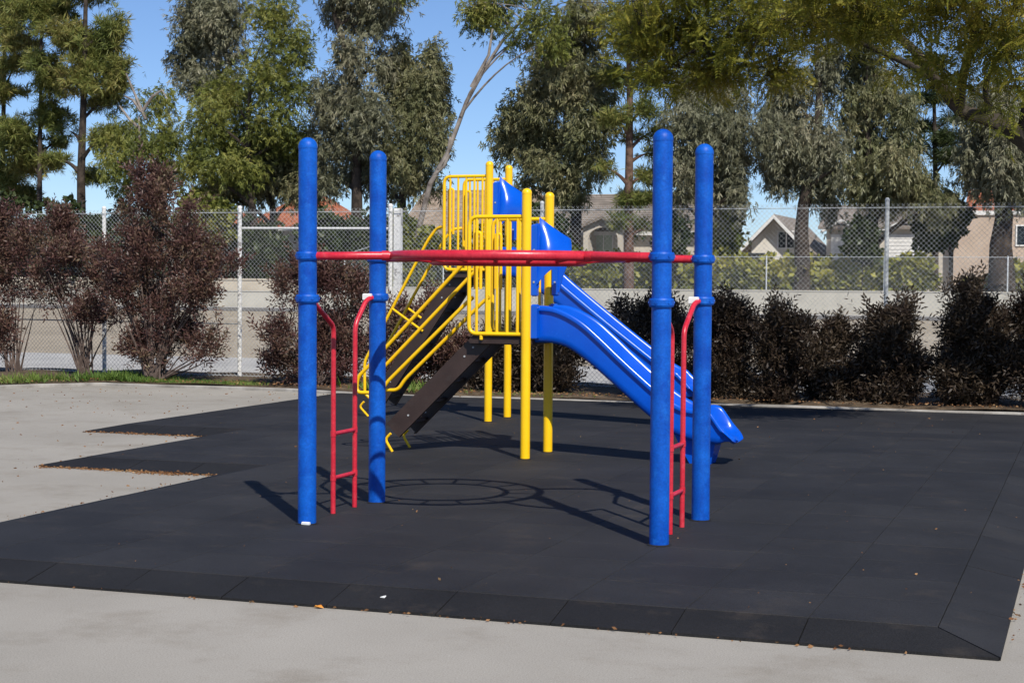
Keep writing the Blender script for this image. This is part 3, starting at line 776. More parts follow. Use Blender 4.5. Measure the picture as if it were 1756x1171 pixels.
def trees():
    E_,G_,O_,P_=MAT['euc'],MAT['euc_grey'],MAT['olive'],MAT['pine']
    bd,bp,br=MAT['bark_dark'],MAT['bark_pale'],MAT['bark_red']
    # left pines
    tree('pine_tree','twin trunked pine with bright green clumps beside the sky gap',98,[(140,440),(139,300),(143,180),(146,60),(148,-80)],9,
      [(165,85,48,38),(140,130,40,30),(192,55,22,40),(200,120,22,40),(110,60,36,30),(180,175,34,22),(150,-30,50,45),(70,110,30,20),(120,225,18,14),(185,235,30,18),(160,300,26,14),(95,275,22,14)],'pine',360,15,bd,P_,GT,1,scale=1.05,tw=260)
    tree('pine_tree','slim pine at the end of the row beside the twin trunked pine',100,[(68,440),(68,300),(70,150),(72,-60)],6,
      [(85,140,30,36),(90,200,26,30),(40,80,34,22),(60,20,40,30),(95,15,34,24),(30,230,36,36),(50,280,32,30),(75,-40,40,30),(100,240,20,18)],'pine',300,15,bd,P_,GT,2,scale=1.05,tw=220)
    tree('pine_tree','yellowish pine with open sparse branches at the far end of the row',103,[(6,440),(5,250),(8,90),(10,-60)],6,
      [(10,60,34,30),(30,110,30,18),(5,160,30,20),(20,10,40,24),(-20,120,30,30),(5,230,36,26),(10,300,40,28),(35,335,36,18)],'pine',260,15,bd,MAT['pine'],GT,3,scale=1.05,tw=200)
    # small gum with bare forked limb
    t=tree('gum_tree','small green gum tree with bare forked limbs, between the pines and grey gum',95,[(232,440),(240,330),(240,260),(238,200)],5,
      [(215,235,40,38),(270,180,34,28),(205,285,34,26),(255,250,44,34),(285,240,26,40),(225,320,34,20),(180,255,20,26),(290,290,30,30)],'euc',330,11,bp,O_,GT,4,scale=.85)
    mb=MB(); a=at(250,205,94); 
    for pts in ([(250,205),(238,178),(222,140),(216,126)],[(242,192),(228,172),(214,165)],[(245,190),(262,165),(278,155),(287,170)],[(236,218),(222,205),(205,182)]):
        mb.tube([at(x,y,93.4) for x,y in pts],[.11,.09,.06,.04][:len(pts)],6)
    mb.build('bare_limb',bp,t,True,fix=False)
    tree('gum_tree','tall grey leaved gum tree beside the sky gap, behind the olive green tree',101,[(390,440),(385,300),(375,160),(372,20)],10,
      [(345,60,52,54),(320,110,30,40),(385,30,44,50),(345,0,40,30),(400,110,30,50),(350,140,44,30),(375,-50,50,40),(320,30,26,30)],'euc',560,12,bd,G_,GT,5,scale=.95)
    tree('broad_tree','broad olive green tree in front of the tall grey gum',96,[(440,440),(430,330),(425,240),(430,120)],9,
      [(390,170,56,40),(350,205,40,34),(455,130,44,40),(480,70,44,44),(420,240,60,34),(345,255,42,30),(500,150,34,44),(465,200,44,34),(515,90,24,34),(330,290,30,26),(470,20,46,30),(400,290,60,26),(500,240,40,40)],'euc',820,12,bd,O_,GT,6,scale=.85,droop=.55)
    tree('gum_tree','dense dark gum tree in the shade under the olive tree',99,[(470,440),(468,360),(460,300)],10,
      [(420,310,60,36),(490,300,50,44),(380,330,50,24),(545,290,40,50),(450,260,60,40),(520,330,40,26)],'euc',520,12,bd,E_,GT,7,scale=.95)
    tree('gum_tree','tall gum tree with upright trunk and grey green hanging leaves',97,[(612,440),(612,330),(610,220),(600,110),(575,30),(560,-30)],11,
      [(590,20,46,34),(640,30,44,40),(600,90,36,36),(560,170,36,46),(600,170,46,46),(640,210,40,46),(570,240,44,40),(620,280,50,36),(560,310,36,26),(655,110,30,36),(600,-30,60,30),(660,0,40,26)],'euc',760,12,bd,G_,GT,8,scale=.95)
    tree('gum_tree','rounded gum tree leaning against the bare leaning trunk',98,[(690,440),(690,340),(705,250),(710,170)],9,
      [(725,150,44,40),(745,110,26,40),(690,130,34,40),(720,210,48,40),(690,180,40,40),(740,250,32,34),(690,270,50,40),(720,310,40,20),(690,90,20,30),(750,180,24,34),(660,320,36,24)],'euc',620,12,bd,E_,GT,9,scale=.95)
    # leaning pale limb tree
    t=tree('gum_tree','leaning pale barked gum tree with bare trunk and high tuft of leaves',95,[(708,440),(716,400),(738,315),(768,262),(800,175),(830,120),(862,70),(905,25),(935,-10)],5.2,
      [(828,30,36,26),(815,10,30,22),(850,25,24,26),(890,60,30,26),(925,30,34,30),(880,-20,50,26),(950,70,30,34),(700,-20,40,14)],'euc',240,11,bp,O_,GT,10,scale=.85,droop=.5)
    mb=MB()
    for pts in ([(752,290),(768,262),(772,235)],[(790,200),(806,160),(815,145),(836,108)],[(808,150),(838,95),(845,50)],[(770,265),(762,285),(745,300)]):
        mb.tube([at(x,y,94.9) for x,y in pts],[.11,.09,.07,.05][:len(pts)],6)
    mb.build('bare_limb',bp,t,True,fix=False)
    tree('gum_tree','bushy gum tree behind the slides, its trunk beside the grey roofed house',97,[(985,450),(988,370),(985,300),(992,200),(1000,100)],12,
      [(985,140,60,52),(930,170,50,44),(890,205,44,40),(870,245,30,34),(935,235,60,40),(1010,210,50,54),(985,70,50,44),(950,100,40,40),(1010,280,34,40),(955,290,40,34),(920,275,40,26),(1035,140,30,50),(1000,20,50,30),(970,330,44,20),(895,320,26,16)],'euc',1050,12,bd,E_,GT,11,scale=.95)
    tree('pine_tree','straight red barked pine with open whorled branches before the grey roofed house',94,[(1078,460),(1078,380),(1079,280),(1080,170),(1078,90),(1076,0)],9.5,
      [(1045,290,14,10),(1115,265,22,10),(1110,300,26,14),(1055,205,24,10),(1100,190,26,14),(1110,130,30,14),(1050,130,24,12),(1085,80,44,22),(1080,30,50,24),(1090,340,30,14),(1062,375,20,12),(1108,390,24,12),(1075,235,16,10),(1120,225,22,10),(1130,335,14,12)],'pine',190,14,br,P_,GT,12,scale=.95,tw=190,dv=1.2)
    tree('gum_tree','drooping grey gum tree between the straight pine and white gabled house',95,[(1205,450),(1205,380),(1200,280),(1195,180)],10,
      [(1180,215,44,50),(1240,230,44,56),(1170,290,40,44),(1230,320,50,46),(1260,270,30,40),(1200,150,50,40),(1250,170,36,40),(1165,350,14,40),(1272,330,12,44),(1225,375,22,26)],'euc',700,12,bd,G_,GT,13,scale=.88,droop=1.5)
    tree('gum_tree','weeping gum tree with dark forked trunk beside the white gabled house',94.4,[(1376,450),(1374,400),(1378,350),(1400,270),(1405,170),(1400,80)],14,
      [(1340,190,40,34),(1320,235,34,40),(1370,235,40,40),(1340,290,40,34),(1415,130,24,60),(1390,300,30,40),(1420,250,26,50),(1355,140,34,26),(1420,330,16,60),(1440,290,12,50)],'euc',680,12,bd,G_,GT,14,scale=.88,droop=1.5)
    tree('gum_tree','tall gum tree with brownish hanging leaves before the tan house',95.2,[(1500,450),(1498,380),(1490,280),(1485,150)],11,
      [(1480,110,40,46),(1510,170,44,46),(1470,190,34,50),(1500,250,44,44),(1540,280,44,34),(1470,300,40,34),(1520,330,60,30),(1580,320,44,30),(1490,40,50,40),(1550,200,30,40),(1610,345,40,26)],'euc',780,12,bd,E_,GT,15,scale=.88,droop=1.4)
    tree('pine_tree','thin dark pine with open horizontal branches above the tan house',104,[(1604,450),(1604,300),(1602,180),(1600,110)],6,
      [(1580,170,24,9),(1625,165,24,9),(1578,220,28,9),(1632,205,24,9),(1570,250,26,9),(1628,240,26,9),(1600,140,24,12),(1590,110,30,14),(1632,270,24,9)],'pine',120,13,bd,MAT['dark_hedge'],GT,16,scale=1.0,tw=120,dv=1.0)
    tree('gum_tree','heavy trunked gum tree with dark trunk at the end of the tan house',94,[(1718,470),(1716,420),(1722,370),(1712,300),(1700,220)],24,
      [(1690,240,44,44),(1735,260,44,50),(1680,300,36,34),(1740,320,44,30),(1770,220,50,50),(1700,180,50,40),(1780,300,40,40),(1660,260,20,30)],'euc',640,12,bd,G_,GT,17,scale=.88,droop=1.5)
trees()
# ------------------------------------------------------------------ hedges and shrubs across the street
def hedge(name,label,cat,pts,m,n,scale,seed,bark=None,group=None,tpl=None,droop=0):
    """pts: list of (x,y_top,y_bottom) photo columns at plane v"""
    rng=np.random.default_rng(300+seed); v,cols=pts
    lb=[]
    for x,yt,yb,w in cols:
        c=at(x,(yt+yb)/2,v+rng.uniform(-.3,.3)); s=scale_at(x,v); lb.append((c,np.array([w*s,max(.6,w*s*.6),(yb-yt)/2*s])))
    c0=np.mean([l[0] for l in lb],axis=0)
    t=thing(name,label,cat,(c0[0],c0[1],0),group)
    mb=MB()
    for c,a in lb:
        for k in range(3): 
            q=c+rng.normal(size=3)*a*.25
            mb.tube([(c[0]+rng.normal()*.1,c[1]+rng.normal()*.1,-.05),(c+q)/2+np.array([0,0,-.2*a[2]]),q],[.06,.045,.02],5)
    mb.build('stems',bark or MAT['bark_dark'],t,True,fix=False)
    P,D=sample_lobes(rng,lb,n,2.4)
    P[:,2]=np.maximum(P[:,2],.12)
    crown_mesh('foliage',P,D,rng,tpl or (BLK_V,BLK_Q),7,(.22,.22,.20),droop,.8,scale,m,t)
    return t
hedge('lime_hedge','long yellow green hedge behind the low chain link fence','hedge',(95,[(x,440+6*math.sin(x*.05),512,34) for x in range(990,1580,34)]),MAT['lime_hedge'],900,2.2,1)
hedge('lime_hedge','short yellow green hedge piece beside the heavy trunked gum','hedge',(95,[(1735,450,512,26),(1770,448,512,30),(1690,480,512,26)]),MAT['lime_hedge'],140,2.2,2)
hedge('ivy_hedge','dull green hedge behind the stairs of the slides','hedge',(95,[(x,418+8*math.sin(x*.07),512,30) for x in range(690,990,32)]),MAT['olive'],520,2.2,3)
for i,(cols,lab,m) in enumerate([
  ([(20,330,500,50),(70,345,500,46),(-30,340,500,50)],'dark shrub mass at the foot of the yellowish pine','dark_hedge'),
  ([(120,350,490,40),(165,370,490,40)],'dark shrub under the twin trunked pine','dark_hedge'),
  ([(225,345,480,44),(265,355,480,40)],'dark shrub under the small green gum','dark_hedge'),
  ([(335,325,400,36),(370,345,420,30)],'light olive shrub before the low red roof','olive'),
  ([(430,370,495,40),(470,395,495,30)],'dark shrub before the tall red roof','dark_hedge'),
  ([(560,360,480,44),(600,370,490,44),(640,365,490,40)],'dark shrub beneath the tall upright gum','dark_hedge'),
  ([(695,365,480,34),(735,390,480,30)],'green shrub at the foot of the leaning pale gum','olive'),
  ([(860,350,470,36),(905,345,470,40),(945,360,470,30)],'dark shrub behind the blue slide hoods','dark_hedge'),
  ([(1246,345,450,18),(1222,370,460,20)],'mid green shrub beside the white gabled house','olive'),
  ([(1150,370,450,26)],'dark shrub between the straight pine and the drooping gum','dark_hedge'),
  ([(1600,350,430,24),(1630,340,410,24)],'dark leafy shrub before the tan house wall','dark_hedge'),
  ([(1480,385,445,22)],'dark shrub between the white garage doors','dark_hedge')]):
    hedge('shrub',lab,'shrub',(94.2 if i%2 else 95.6,cols),MAT[m],110*len(cols),2.3,10+i,group='shrubs across the street')

# ------------------------------------------------------------------ houses across the street
def wbox(x0,x1,y0,y1,v): a=at(x0,y1,v); b=at(x1,y0,v); return a[0],b[0],a[2],b[2]
def gable_side(mb, u0,u1,v0,v1,ze,zr,th=.18,oh=.5):
    """roof with its ridge along u; slopes face the street and away"""
    vm=(v0+v1)/2; sl=(zr-ze)/(vm-v0)
    mb.prism([(v0-oh,ze-sl*oh),(vm,zr),(v1+oh,ze-sl*oh),(v1+oh,ze-sl*oh-th),(vm,zr-th),(v0-oh,ze-sl*oh-th)],'x',u0-oh,u1+oh)
def gable_front(mb,u0,u1,v0,v1,ze,zr,th=.2,oh=.45):
    um=(u0+u1)/2; sl=(zr-ze)/(um-u0)
    mb.prism([(u0-oh,ze-sl*oh),(um,zr),(u1+oh,ze-sl*oh),(u1+oh,ze-sl*oh-th),(um,zr-th),(u0-oh,ze-sl*oh-th)],'y',v0-oh,v1)
def window(t,u0,u1,z0,z1,v,frame=MAT['white_paint'],pane=MAT['glass'],bars=True):
    mb=MB(); w=.09
    mb.box(u0-w,u1+w,v-.07,v-.002,z0-w,z0); mb.box(u0-w,u1+w,v-.07,v-.002,z1,z1+w)
    mb.box(u0-w,u0,v-.07,v-.002,z0+.001,z1-.001); mb.box(u1,u1+w,v-.07,v-.002,z0+.001,z1-.001)
    if bars: mb.box((u0+u1)/2-.03,(u0+u1)/2+.03,v-.06,v-.003,z0+.001,z1-.001)
    f=mb.build('window',frame,t)
    mb=MB(); mb.box(u0+.001,u1-.001,v-.03,v-.004,z0+.001,z1-.001); mb.build('pane',pane,f)
def roof_rows(mb,u0,u1,v0,ze,vm,zr,n=14):
    """courses of shingles standing slightly proud"""
    for i in range(n):
        a=i/n; b=(i+.92)/n
        va,za=v0+(vm-v0)*a,ze+(zr-ze)*a; vb,zb=v0+(vm-v0)*b,ze+(zr-ze)*b
        mb.add([(u0,va,za+.02),(u1,va,za+.02),(u1,va-.005,za+.075),(u0,va-.005,za+.075),(u0,vb,zb+.03),(u1,vb,zb+.03)],[(0,1,2,3),(3,2,5,4)])
def houses():
    # grey-brown roofed house with arched porch
    v=112; u0,u1,z0,z1=wbox(890,1190,388,500,v); z0=0
    t=thing('house','cream house with grey brown roof and arched porch window','house',((u0+u1)/2,v+5,0))
    mb=MB(); mb.box(u0,u1,v,v+11,-.1,z1); mb.build('wall',MAT['stucco'],t)
    zr=at(1000,334,v+5.5)[2]; mb=MB(); gable_side(mb,u0,u1,v,v+11,z1,zr); rf=mb.build('roof',MAT['roof_grey'],t)
    mb=MB(); roof_rows(mb,u0-.5,u1+.5,v-.45,z1-.45*(zr-z1)/5.5,v+5.5,zr,16); mb.build('shingle_courses',MAT['roof_grey'],rf)
    mb=MB(); mb.box(u0-.5,u1+.5,v-.6,v-.53,z1-.62,z1-.36); mb.build('fascia',MAT['white_paint'],rf)
    a0,a1,_,_=wbox(1000,1068,380,440,v-2); pz=at(1034,371,v-2)[2]; pe=at(1034,386,v-2)[2]
    mb=MB(); mb.box(a0,a0+.35,v-2,v-.01,-.1,pe); mb.box(a1-.35,a1,v-2,v-.01,-.1,pe)
    um=(a0+a1)/2; r=(a1-a0)/2-.36; arch=[(um+r*math.cos(k),pe-.95+.8*math.sin(k)) for k in np.linspace(math.pi,0,14)]
    mb.prism([(a0+.001,pe-.9),(a0+.001,pe),(um,pz-.1),(a1-.001,pe),(a1-.001,pe-.9)]+arch[::-1],'y',v-2.004,v-1.7)
    mb.build('porch',MAT['stucco'],t)
    mb=MB(); gable_front(mb,a0,a1,v-2,v+2,pe+.02,pz,.18,.35); mb.build('porch_roof',MAT['roof_grey'],t)
    w0,w1,wz0,wz1=wbox(1020,1050,398,430,v); window(t,w0,w1,wz0,wz1,v,MAT['white_paint'],MAT['shade_green'])
    w0,w1,wz0,wz1=wbox(1150,1176,400,432,v); window(t,w0,w1,wz0,wz1,v)
    w0,w1,wz0,wz1=wbox(930,962,400,432,v); window(t,w0,w1,wz0,wz1,v)
    # white gabled house
    v=112; u0,u1,z0,z1=wbox(1288,1372,411,500,v); zr=at(1330,368,v)[2]
    t=thing('house','white gabled house with white fascia beside the forked weeping gum','house',((u0+u1)/2,v+5,0))
    mb=MB(); um=(u0+u1)/2; mb.prism([(u0,-.1),(u0,z1),(um,zr-.25),(u1,z1),(u1,-.1)],'y',v,v+10); mb.build('wall',MAT['stucco_white'],t)
    mb=MB(); gable_front(mb,u0,u1,v,v+10.5,z1,zr,.22,.9); rf=mb.build('roof',MAT['roof_grey'],t)
    mb=MB(); sl=(zr-z1)/(um-u0)
    for s in (-1,1):
        e=um+s*(um-u0+.92); ze=z1-sl*.92
        mb.prism([(um,zr-.02),(e,ze-.02),(e,ze-.30),(um,zr-.30)],'y',v-.96,v-.91)
    mb.build('fascia',MAT['white_paint'],rf)
    w0,w1,wz0,wz1=wbox(1335,1362,398,425,v); window(t,w0,w1,wz0,wz1,v)
    # garage house with slatted doors
    v=113; u0,u1,z0,z1=wbox(1416,1628,384,500,v); zr=at(1500,352,v+5)[2]
    t=thing('house','pale house with white slatted garage doors behind the gums','house',((u0+u1)/2,v+5,0))
    mb=MB(); mb.box(u0,u1,v,v+9,-.1,z1); mb.build('wall',MAT['stucco'],t)
    mb=MB(); gable_side(mb,u0,u1,v,v+9,z1,zr); mb.build('roof',MAT['roof_grey'],t)
    for xa,xb in ((1424,1462),(1522,1585)):
        w0,w1,wz0,wz1=wbox(xa,xb,402,470,v)
        mb=MB(); mb.box(w0,w1,v-.05,v-.003,.05,wz1); d=mb.build('garage_door',MAT['white_paint'],t)
        k=0; z=.1
        while z<wz1-.2:
            mb=MB(); mb.box(w0+.03,w1-.03,v-.085,v-.052,z,z+.19); mb.build('slat',MAT['white_paint'],d); z+=.24
        mb=MB(); g0=(w0+w1)/2; mb.prism([(w0-.6,wz1+.25),(g0,wz1+1.0),(w1+.6,wz1+.25),(w1+.6,wz1+.10),(g0,wz1+.85),(w0-.6,wz1+.10)],'y',v-.5,v-.004); mb.build('gable_trim',MAT['white_paint'],t)
    # tan stucco house
    v=112; u0,u1,z0,z1=wbox(1634,1850,368,500,v)
    t=thing('house','tan stucco house with flat fronted wall beside the heavy gum trunk','house',((u0+u1)/2,v+5,0))
    mb=MB(); mb.box(u0,u1,v,v+9,-.1,z1); mb.build('wall',MAT['stucco_tan'],t)
    mb=MB(); mb.box(u0-.12,u1+.1,v-.12,v+9.1,z1+.002,z1+.28); mb.build('parapet',MAT['white_paint'],t)
    zr=at(1700,340,v+5)[2]; mb=MB(); gable_side(mb,u0+1,u1,v+2.5,v+8,z1+.5,zr+.6); mb.build('roof',MAT['tile_red'],t)
    w0,w1,wz0,wz1=wbox(1744,1775,388,420,v); window(t,w0,w1,wz0,wz1,v)
    # shake roofed house behind the tall slide
    v=108; u0,u1,z0,z1=wbox(690,868,402,500,v); zr=at(760,328,v+5.5)[2]
    t=thing('house','cream house with weathered shake roof behind the tall slide','house',((u0+u1)/2,v+5,0))
    mb=MB(); mb.box(u0,u1,v,v+11,-.1,z1); mb.build('wall',MAT['stucco'],t)
    mb=MB(); gable_side(mb,u0,u1,v,v+11,z1,zr,.18,.6); rf=mb.build('roof',MAT['shake'],t)
    mb=MB(); rng=np.random.default_rng(5); k=0; sl=(zr-z1)/5.5
    for i in range(22):
        u=u0-.6
        while u<u1+.6:
            w=rng.uniform(.35,1.1); a=i/22; vv=v-.6+a*6.1; z=z1-.6*sl+a*6.1*sl; h=rng.uniform(.03,.09)
            mb.add([(u,vv,z),(u+w-.03,vv,z),(u+w-.03,vv,z+h),(u,vv,z+h),(u,vv+.33,z+.33*sl+.03),(u+w-.03,vv+.33,z+.33*sl+.03)],[(0,1,2,3),(3,2,5,4),(0,3,4),(1,5,2)]); u+=w
    mb.build('shakes',MAT['shake'],rf)
    mb=MB(); mb.box(u0-.6,u1+.6,v-.70,v-.62,z1-.6*sl-.22,z1-.6*sl+.0); mb.build('fascia',MAT['white_paint'],rf)
    w0,w1,wz0,wz1=wbox(790,822,412,440,v); window(t,w0,w1,wz0,wz1,v)
    # red tiled houses on the left
    for xa,xb,ye,yr,v,lab in ((418,560,388,338,110,'cream house with tall red tiled roof behind the upright gum'),(262,404,397,362,106,'cream house with low red tiled roof and white fascia'),(590,716,402,376,112,'cream house with dull red roof beside the leaning gum')):
        u0,u1,z0,z1=wbox(xa,xb,ye,500,v); zr=at((xa+xb)/2,yr,v+4.5)[2]
        t=thing('house',lab,'house',((u0+u1)/2,v+5,0))
        mb=MB(); mb.box(u0,u1,v,v+9,-.1,z1); mb.build('wall',MAT['stucco_white'],t)
        # hipped roof
        vm=v+4.5; hp=2.2; o=.5
        mb=MB(); vs=[(u0-o,v-o,z1-.15),(u1+o,v-o,z1-.15),(u1+o,v+9+o,z1-.15),(u0-o,v+9+o,z1-.15),(u0+hp,vm,zr),(u1-hp,vm,zr)]
        mb.add(vs,[(0,1,5,4),(1,2,5),(2,3,4,5),(3,0,4),(3,2,1,0)]); rf=mb.build('roof',MAT['tile_red'],t)
        mb=MB(); mb.box(u0-o,u1+o,v-o-.06,v-o-.002,z1-.34,z1-.08); mb.build('fascia',MAT['white_paint'],rf)
        n=int((u1-u0)/3)
        for k in range(n):
            w0=u0+(k+.35)*(u1-u0)/n; window(t,w0,w0+1.1,z1-1.9,z1-.75,v)
    # small shed with pale blue-white gable behind the fence post
    v=97.5; u0,u1,z0,z1=wbox(178,232,432,500,v); zr=at(212,403,v)[2]
    t=thing('shed','small pale shed with bluish white gable behind the big purple shrub','shed',((u0+u1)/2,v+1.5,0))
    mb=MB(); um=u0+(u1-u0)*.6; mb.prism([(u0,-.1),(u0,z1),(um,zr),(u1,z1+.2),(u1,-.1)],'y',v,v+3); mb.build('wall',MAT['white_paint'],t)
    mb=MB(); mb.prism([(u0-.2,z1-.1),(um,zr+.05),(um,zr+.15),(u0-.2,z1+.0)],'y',v-.15,v+3.1); mb.prism([(um+.001,zr+.05),(u1+.2,z1+.1),(u1+.2,z1+.2),(um+.001,zr+.15)],'y',v-.15,v+3.1); mb.build('roof',MAT['white_paint'],t)
    mb=MB(); mb.box(u0+.4,u0+1.3,v-.03,v-.003,.02,1.9); mb.build('door',MAT['stucco'],t)
    # block garden wall under the white house
    v=101; u0,u1,z0,z1=wbox(1250,1310,434,500,v); mb=MB(); mb.box(u0,u1,v,v+.25,-.1,z1-.08); 
    t=tag(mb.build('garden_wall',MAT['stucco_tan']),'tan block garden wall before the white gabled house','wall')
    mb=MB(); mb.box(u0-.03,u1+.03,v-.04,v+.29,z1-.078,z1); mb.build('coping',MAT['stucco'],t)
houses()

# ------------------------------------------------------------------ near shrubs along the kerb
def bush(name,label,base,lobes,nst,ncl,per,m,seed,group,rst=.016,scale=1.0,dv=.25,up_=.7,tw=260):
    rng=np.random.default_rng(500+seed)
    bx,v=base[0],base[1]; p0=at(bx,600,v); p0[2]=.03
    t=thing(name,label,'shrub',(p0[0],p0[1],0.05),group)
    if m is MAT['purple']: lobes=[(x,y+9,max(8,rx-9),max(8,ry-13)) for x,y,rx,ry in lobes]; ncl=int(ncl*.36)
    else: lobes=[(x,y+22+(12 if y<540 else 0),max(7,(rx-13)*.74),max(7,ry-19)) for x,y,rx,ry in lobes]; ncl=int(ncl*.50)
    scale*=.86; per=int(per*1.25)
    lb=px_lobes(lobes,v,rng,dv)
    P,D=sample_lobes(rng,lb,ncl,1.7); P[:,2]=np.maximum(P[:,2],.16)
    top=np.argsort(-P[:,2])[:max(8,len(P)//4)]; ex=[]
    for q in rng.choice(top,size=min(len(top),9),replace=False):
        d=np.array([rng.normal()*.22,rng.normal()*.22,1.0]); L_=rng.uniform(.10,.30)*(1 if m is MAT['purple'] else .75)
        ex+=[P[q]+d*L_*f for f in (.3,.55,.8,1.0)]
    P=np.concatenate([P,np.array(ex)]); D=np.concatenate([D,np.tile([0,0,1.0],(len(ex),1))])
    mb=MB(); nodes=[]
    for k in range(nst):
        c,a=lb[rng.integers(len(lb))]; e=c+rng.normal(size=3)*a*.45
        s=p0+np.array([rng.normal()*.07,rng.normal()*.07,-.02]); d=e-s
        pts=bez(s,s+d*.25+np.array([0,0,.12*abs(d[2])]),s+d*.6+rng.normal(size=3)*.06,e,8)
        r0_=rst*rng.uniform(.6,1.5); mb.tube(pts,[r0_*(1-.8*i/8) for i in range(9)],5); nodes.append(np.array(pts)[3:])
    nodes=np.concatenate(nodes)
    twigs(mb,nodes,P,.0055,rng,3,tw)
    mb.build('stems',MAT['stem'],t,True,fix=False)
    crown_mesh('foliage',P,D,rng,(HOP_V,HOP_Q),per,(.07,.07,.085),-up_,.45,scale,m,t)
    return t
GB='purple leaved shrubs along the kerb'
PU,PG=MAT['purple'],MAT['purple_green']
bush('hopbush','dark shrub with thin lower stems at the bend of the kerb',(25,24.9),[(10,470,44,60),(40,430,36,50),(0,560,36,60),(-10,410,40,50),(60,510,20,30)],16,300,12,PU,1,GB,scale=1.1)
bush('hopbush','thin purple shrub with bare branching stems before the fence',(146,24.7),[(120,440,52,46),(85,490,46,40),(165,480,40,44),(70,420,34,40),(110,390,26,30),(150,530,40,34),(185,450,20,40),(190,540,22,30)],34,330,11,PU,2,GB,rst=.014,scale=1.05)
bush('hopbush','largest purple shrub, taller than the fence',(262,24.05),[(265,360,46,54),(235,430,62,60),(310,430,64,60),(250,310,30,40),(280,320,30,34),(205,490,46,46),(260,520,70,56),(340,500,54,54),(310,570,62,50),(250,590,50,40),(225,380,28,50),(360,430,36,44),(395,450,26,34),(180,430,20,30),(330,360,24,40),(350,590,36,34)],54,760,12,PU,3,GB,rst=.020,scale=1.1,tw=420)
bush('hopbush','wide purple shrub between the fence brace panel and the rubber edge',(548,24.0),[(500,500,34,44),(480,570,38,44),(540,480,38,40),(590,490,40,46),(560,570,60,56),(510,620,50,36),(600,590,46,50),(620,520,24,40),(570,630,60,26),(465,620,28,26)],40,560,12,PU,4,GB,scale=1.05)
bush('hopbush','purple shrub partly behind the tall slide stair',(690,24.0),[(690,560,40,36),(660,600,36,40),(735,560,34,44),(750,510,26,34),(720,620,56,36),(780,600,36,46),(670,640,40,22)],28,400,12,PU,5,GB,scale=1.05)
bush('hopbush','dark shrub between the yellow slide posts',(860,24.0),[(850,590,40,40),(880,630,44,36),(820,630,40,34),(900,580,30,40)],26,300,12,PG,6,GB,scale=1.05)
bush('hopbush','dark rounded shrub behind the low blue chute',(945,24.05),[(945,600,44,36),(965,630,30,30),(930,650,46,26),(990,590,20,24),(920,600,30,40)],26,320,12,PG,7,GB,scale=1.05)
bush('hopbush','dark shrub with low flat top behind the end of the blue chutes',(1130,24.0),[(1110,520,36,24),(1090,560,30,34),(1140,530,34,36),(1175,560,30,40),(1120,600,44,40),(1170,640,44,40),(1070,520,14,14)],30,380,12,PG,8,GB,scale=1.05)
bush('hopbush','tall dark shrub just behind a blue post of the climber',(1240,24.05),[(1245,510,28,34),(1270,550,30,44),(1225,560,30,50),(1250,610,46,50),(1270,650,40,36),(1215,640,40,40)],32,460,12,PG,9,GB,scale=1.05)
bush('hopbush','dark shrub with twin pointed tops beside the bare steel fence post',(1345,24.1),[(1335,540,30,34),(1365,570,36,40),(1315,590,30,44),(1350,620,50,44),(1330,660,54,28),(1385,600,26,40)],32,440,12,PG,10,GB,scale=1.05)
bush('hopbush','short dark shrub squeezed between two taller shrubs',(1432,24.1),[(1430,575,30,30),(1415,610,34,40),(1445,640,40,40),(1420,660,44,28)],24,320,12,PG,11,GB,scale=1.05)
bush('hopbush','dark ragged topped shrub in front of the steel fence post',(1520,24.1),[(1500,520,24,22),(1545,520,28,30),(1525,560,44,40),(1500,610,44,44),(1555,620,40,44),(1520,660,60,28),(1475,560,20,24)],34,520,12,PG,12,GB,scale=1.05)
bush('hopbush','broad dark shrub with one tall leafy spire',(1672,24.1),[(1640,500,20,30),(1675,520,30,34),(1650,560,44,40),(1700,560,44,44),(1640,620,44,44),(1690,630,50,44),(1730,600,30,50),(1660,665,64,24),(1625,470,10,26),(1665,480,14,24)],38,640,12,PG,13,GB,scale=1.05)
bush('hopbush','dark shrub at the end of the row beside the broad spired one',(1775,24.1),[(1760,540,26,40),(1790,560,40,50),(1765,620,40,50),(1800,630,50,50)],26,380,12,PG,14,GB,scale=1.05)

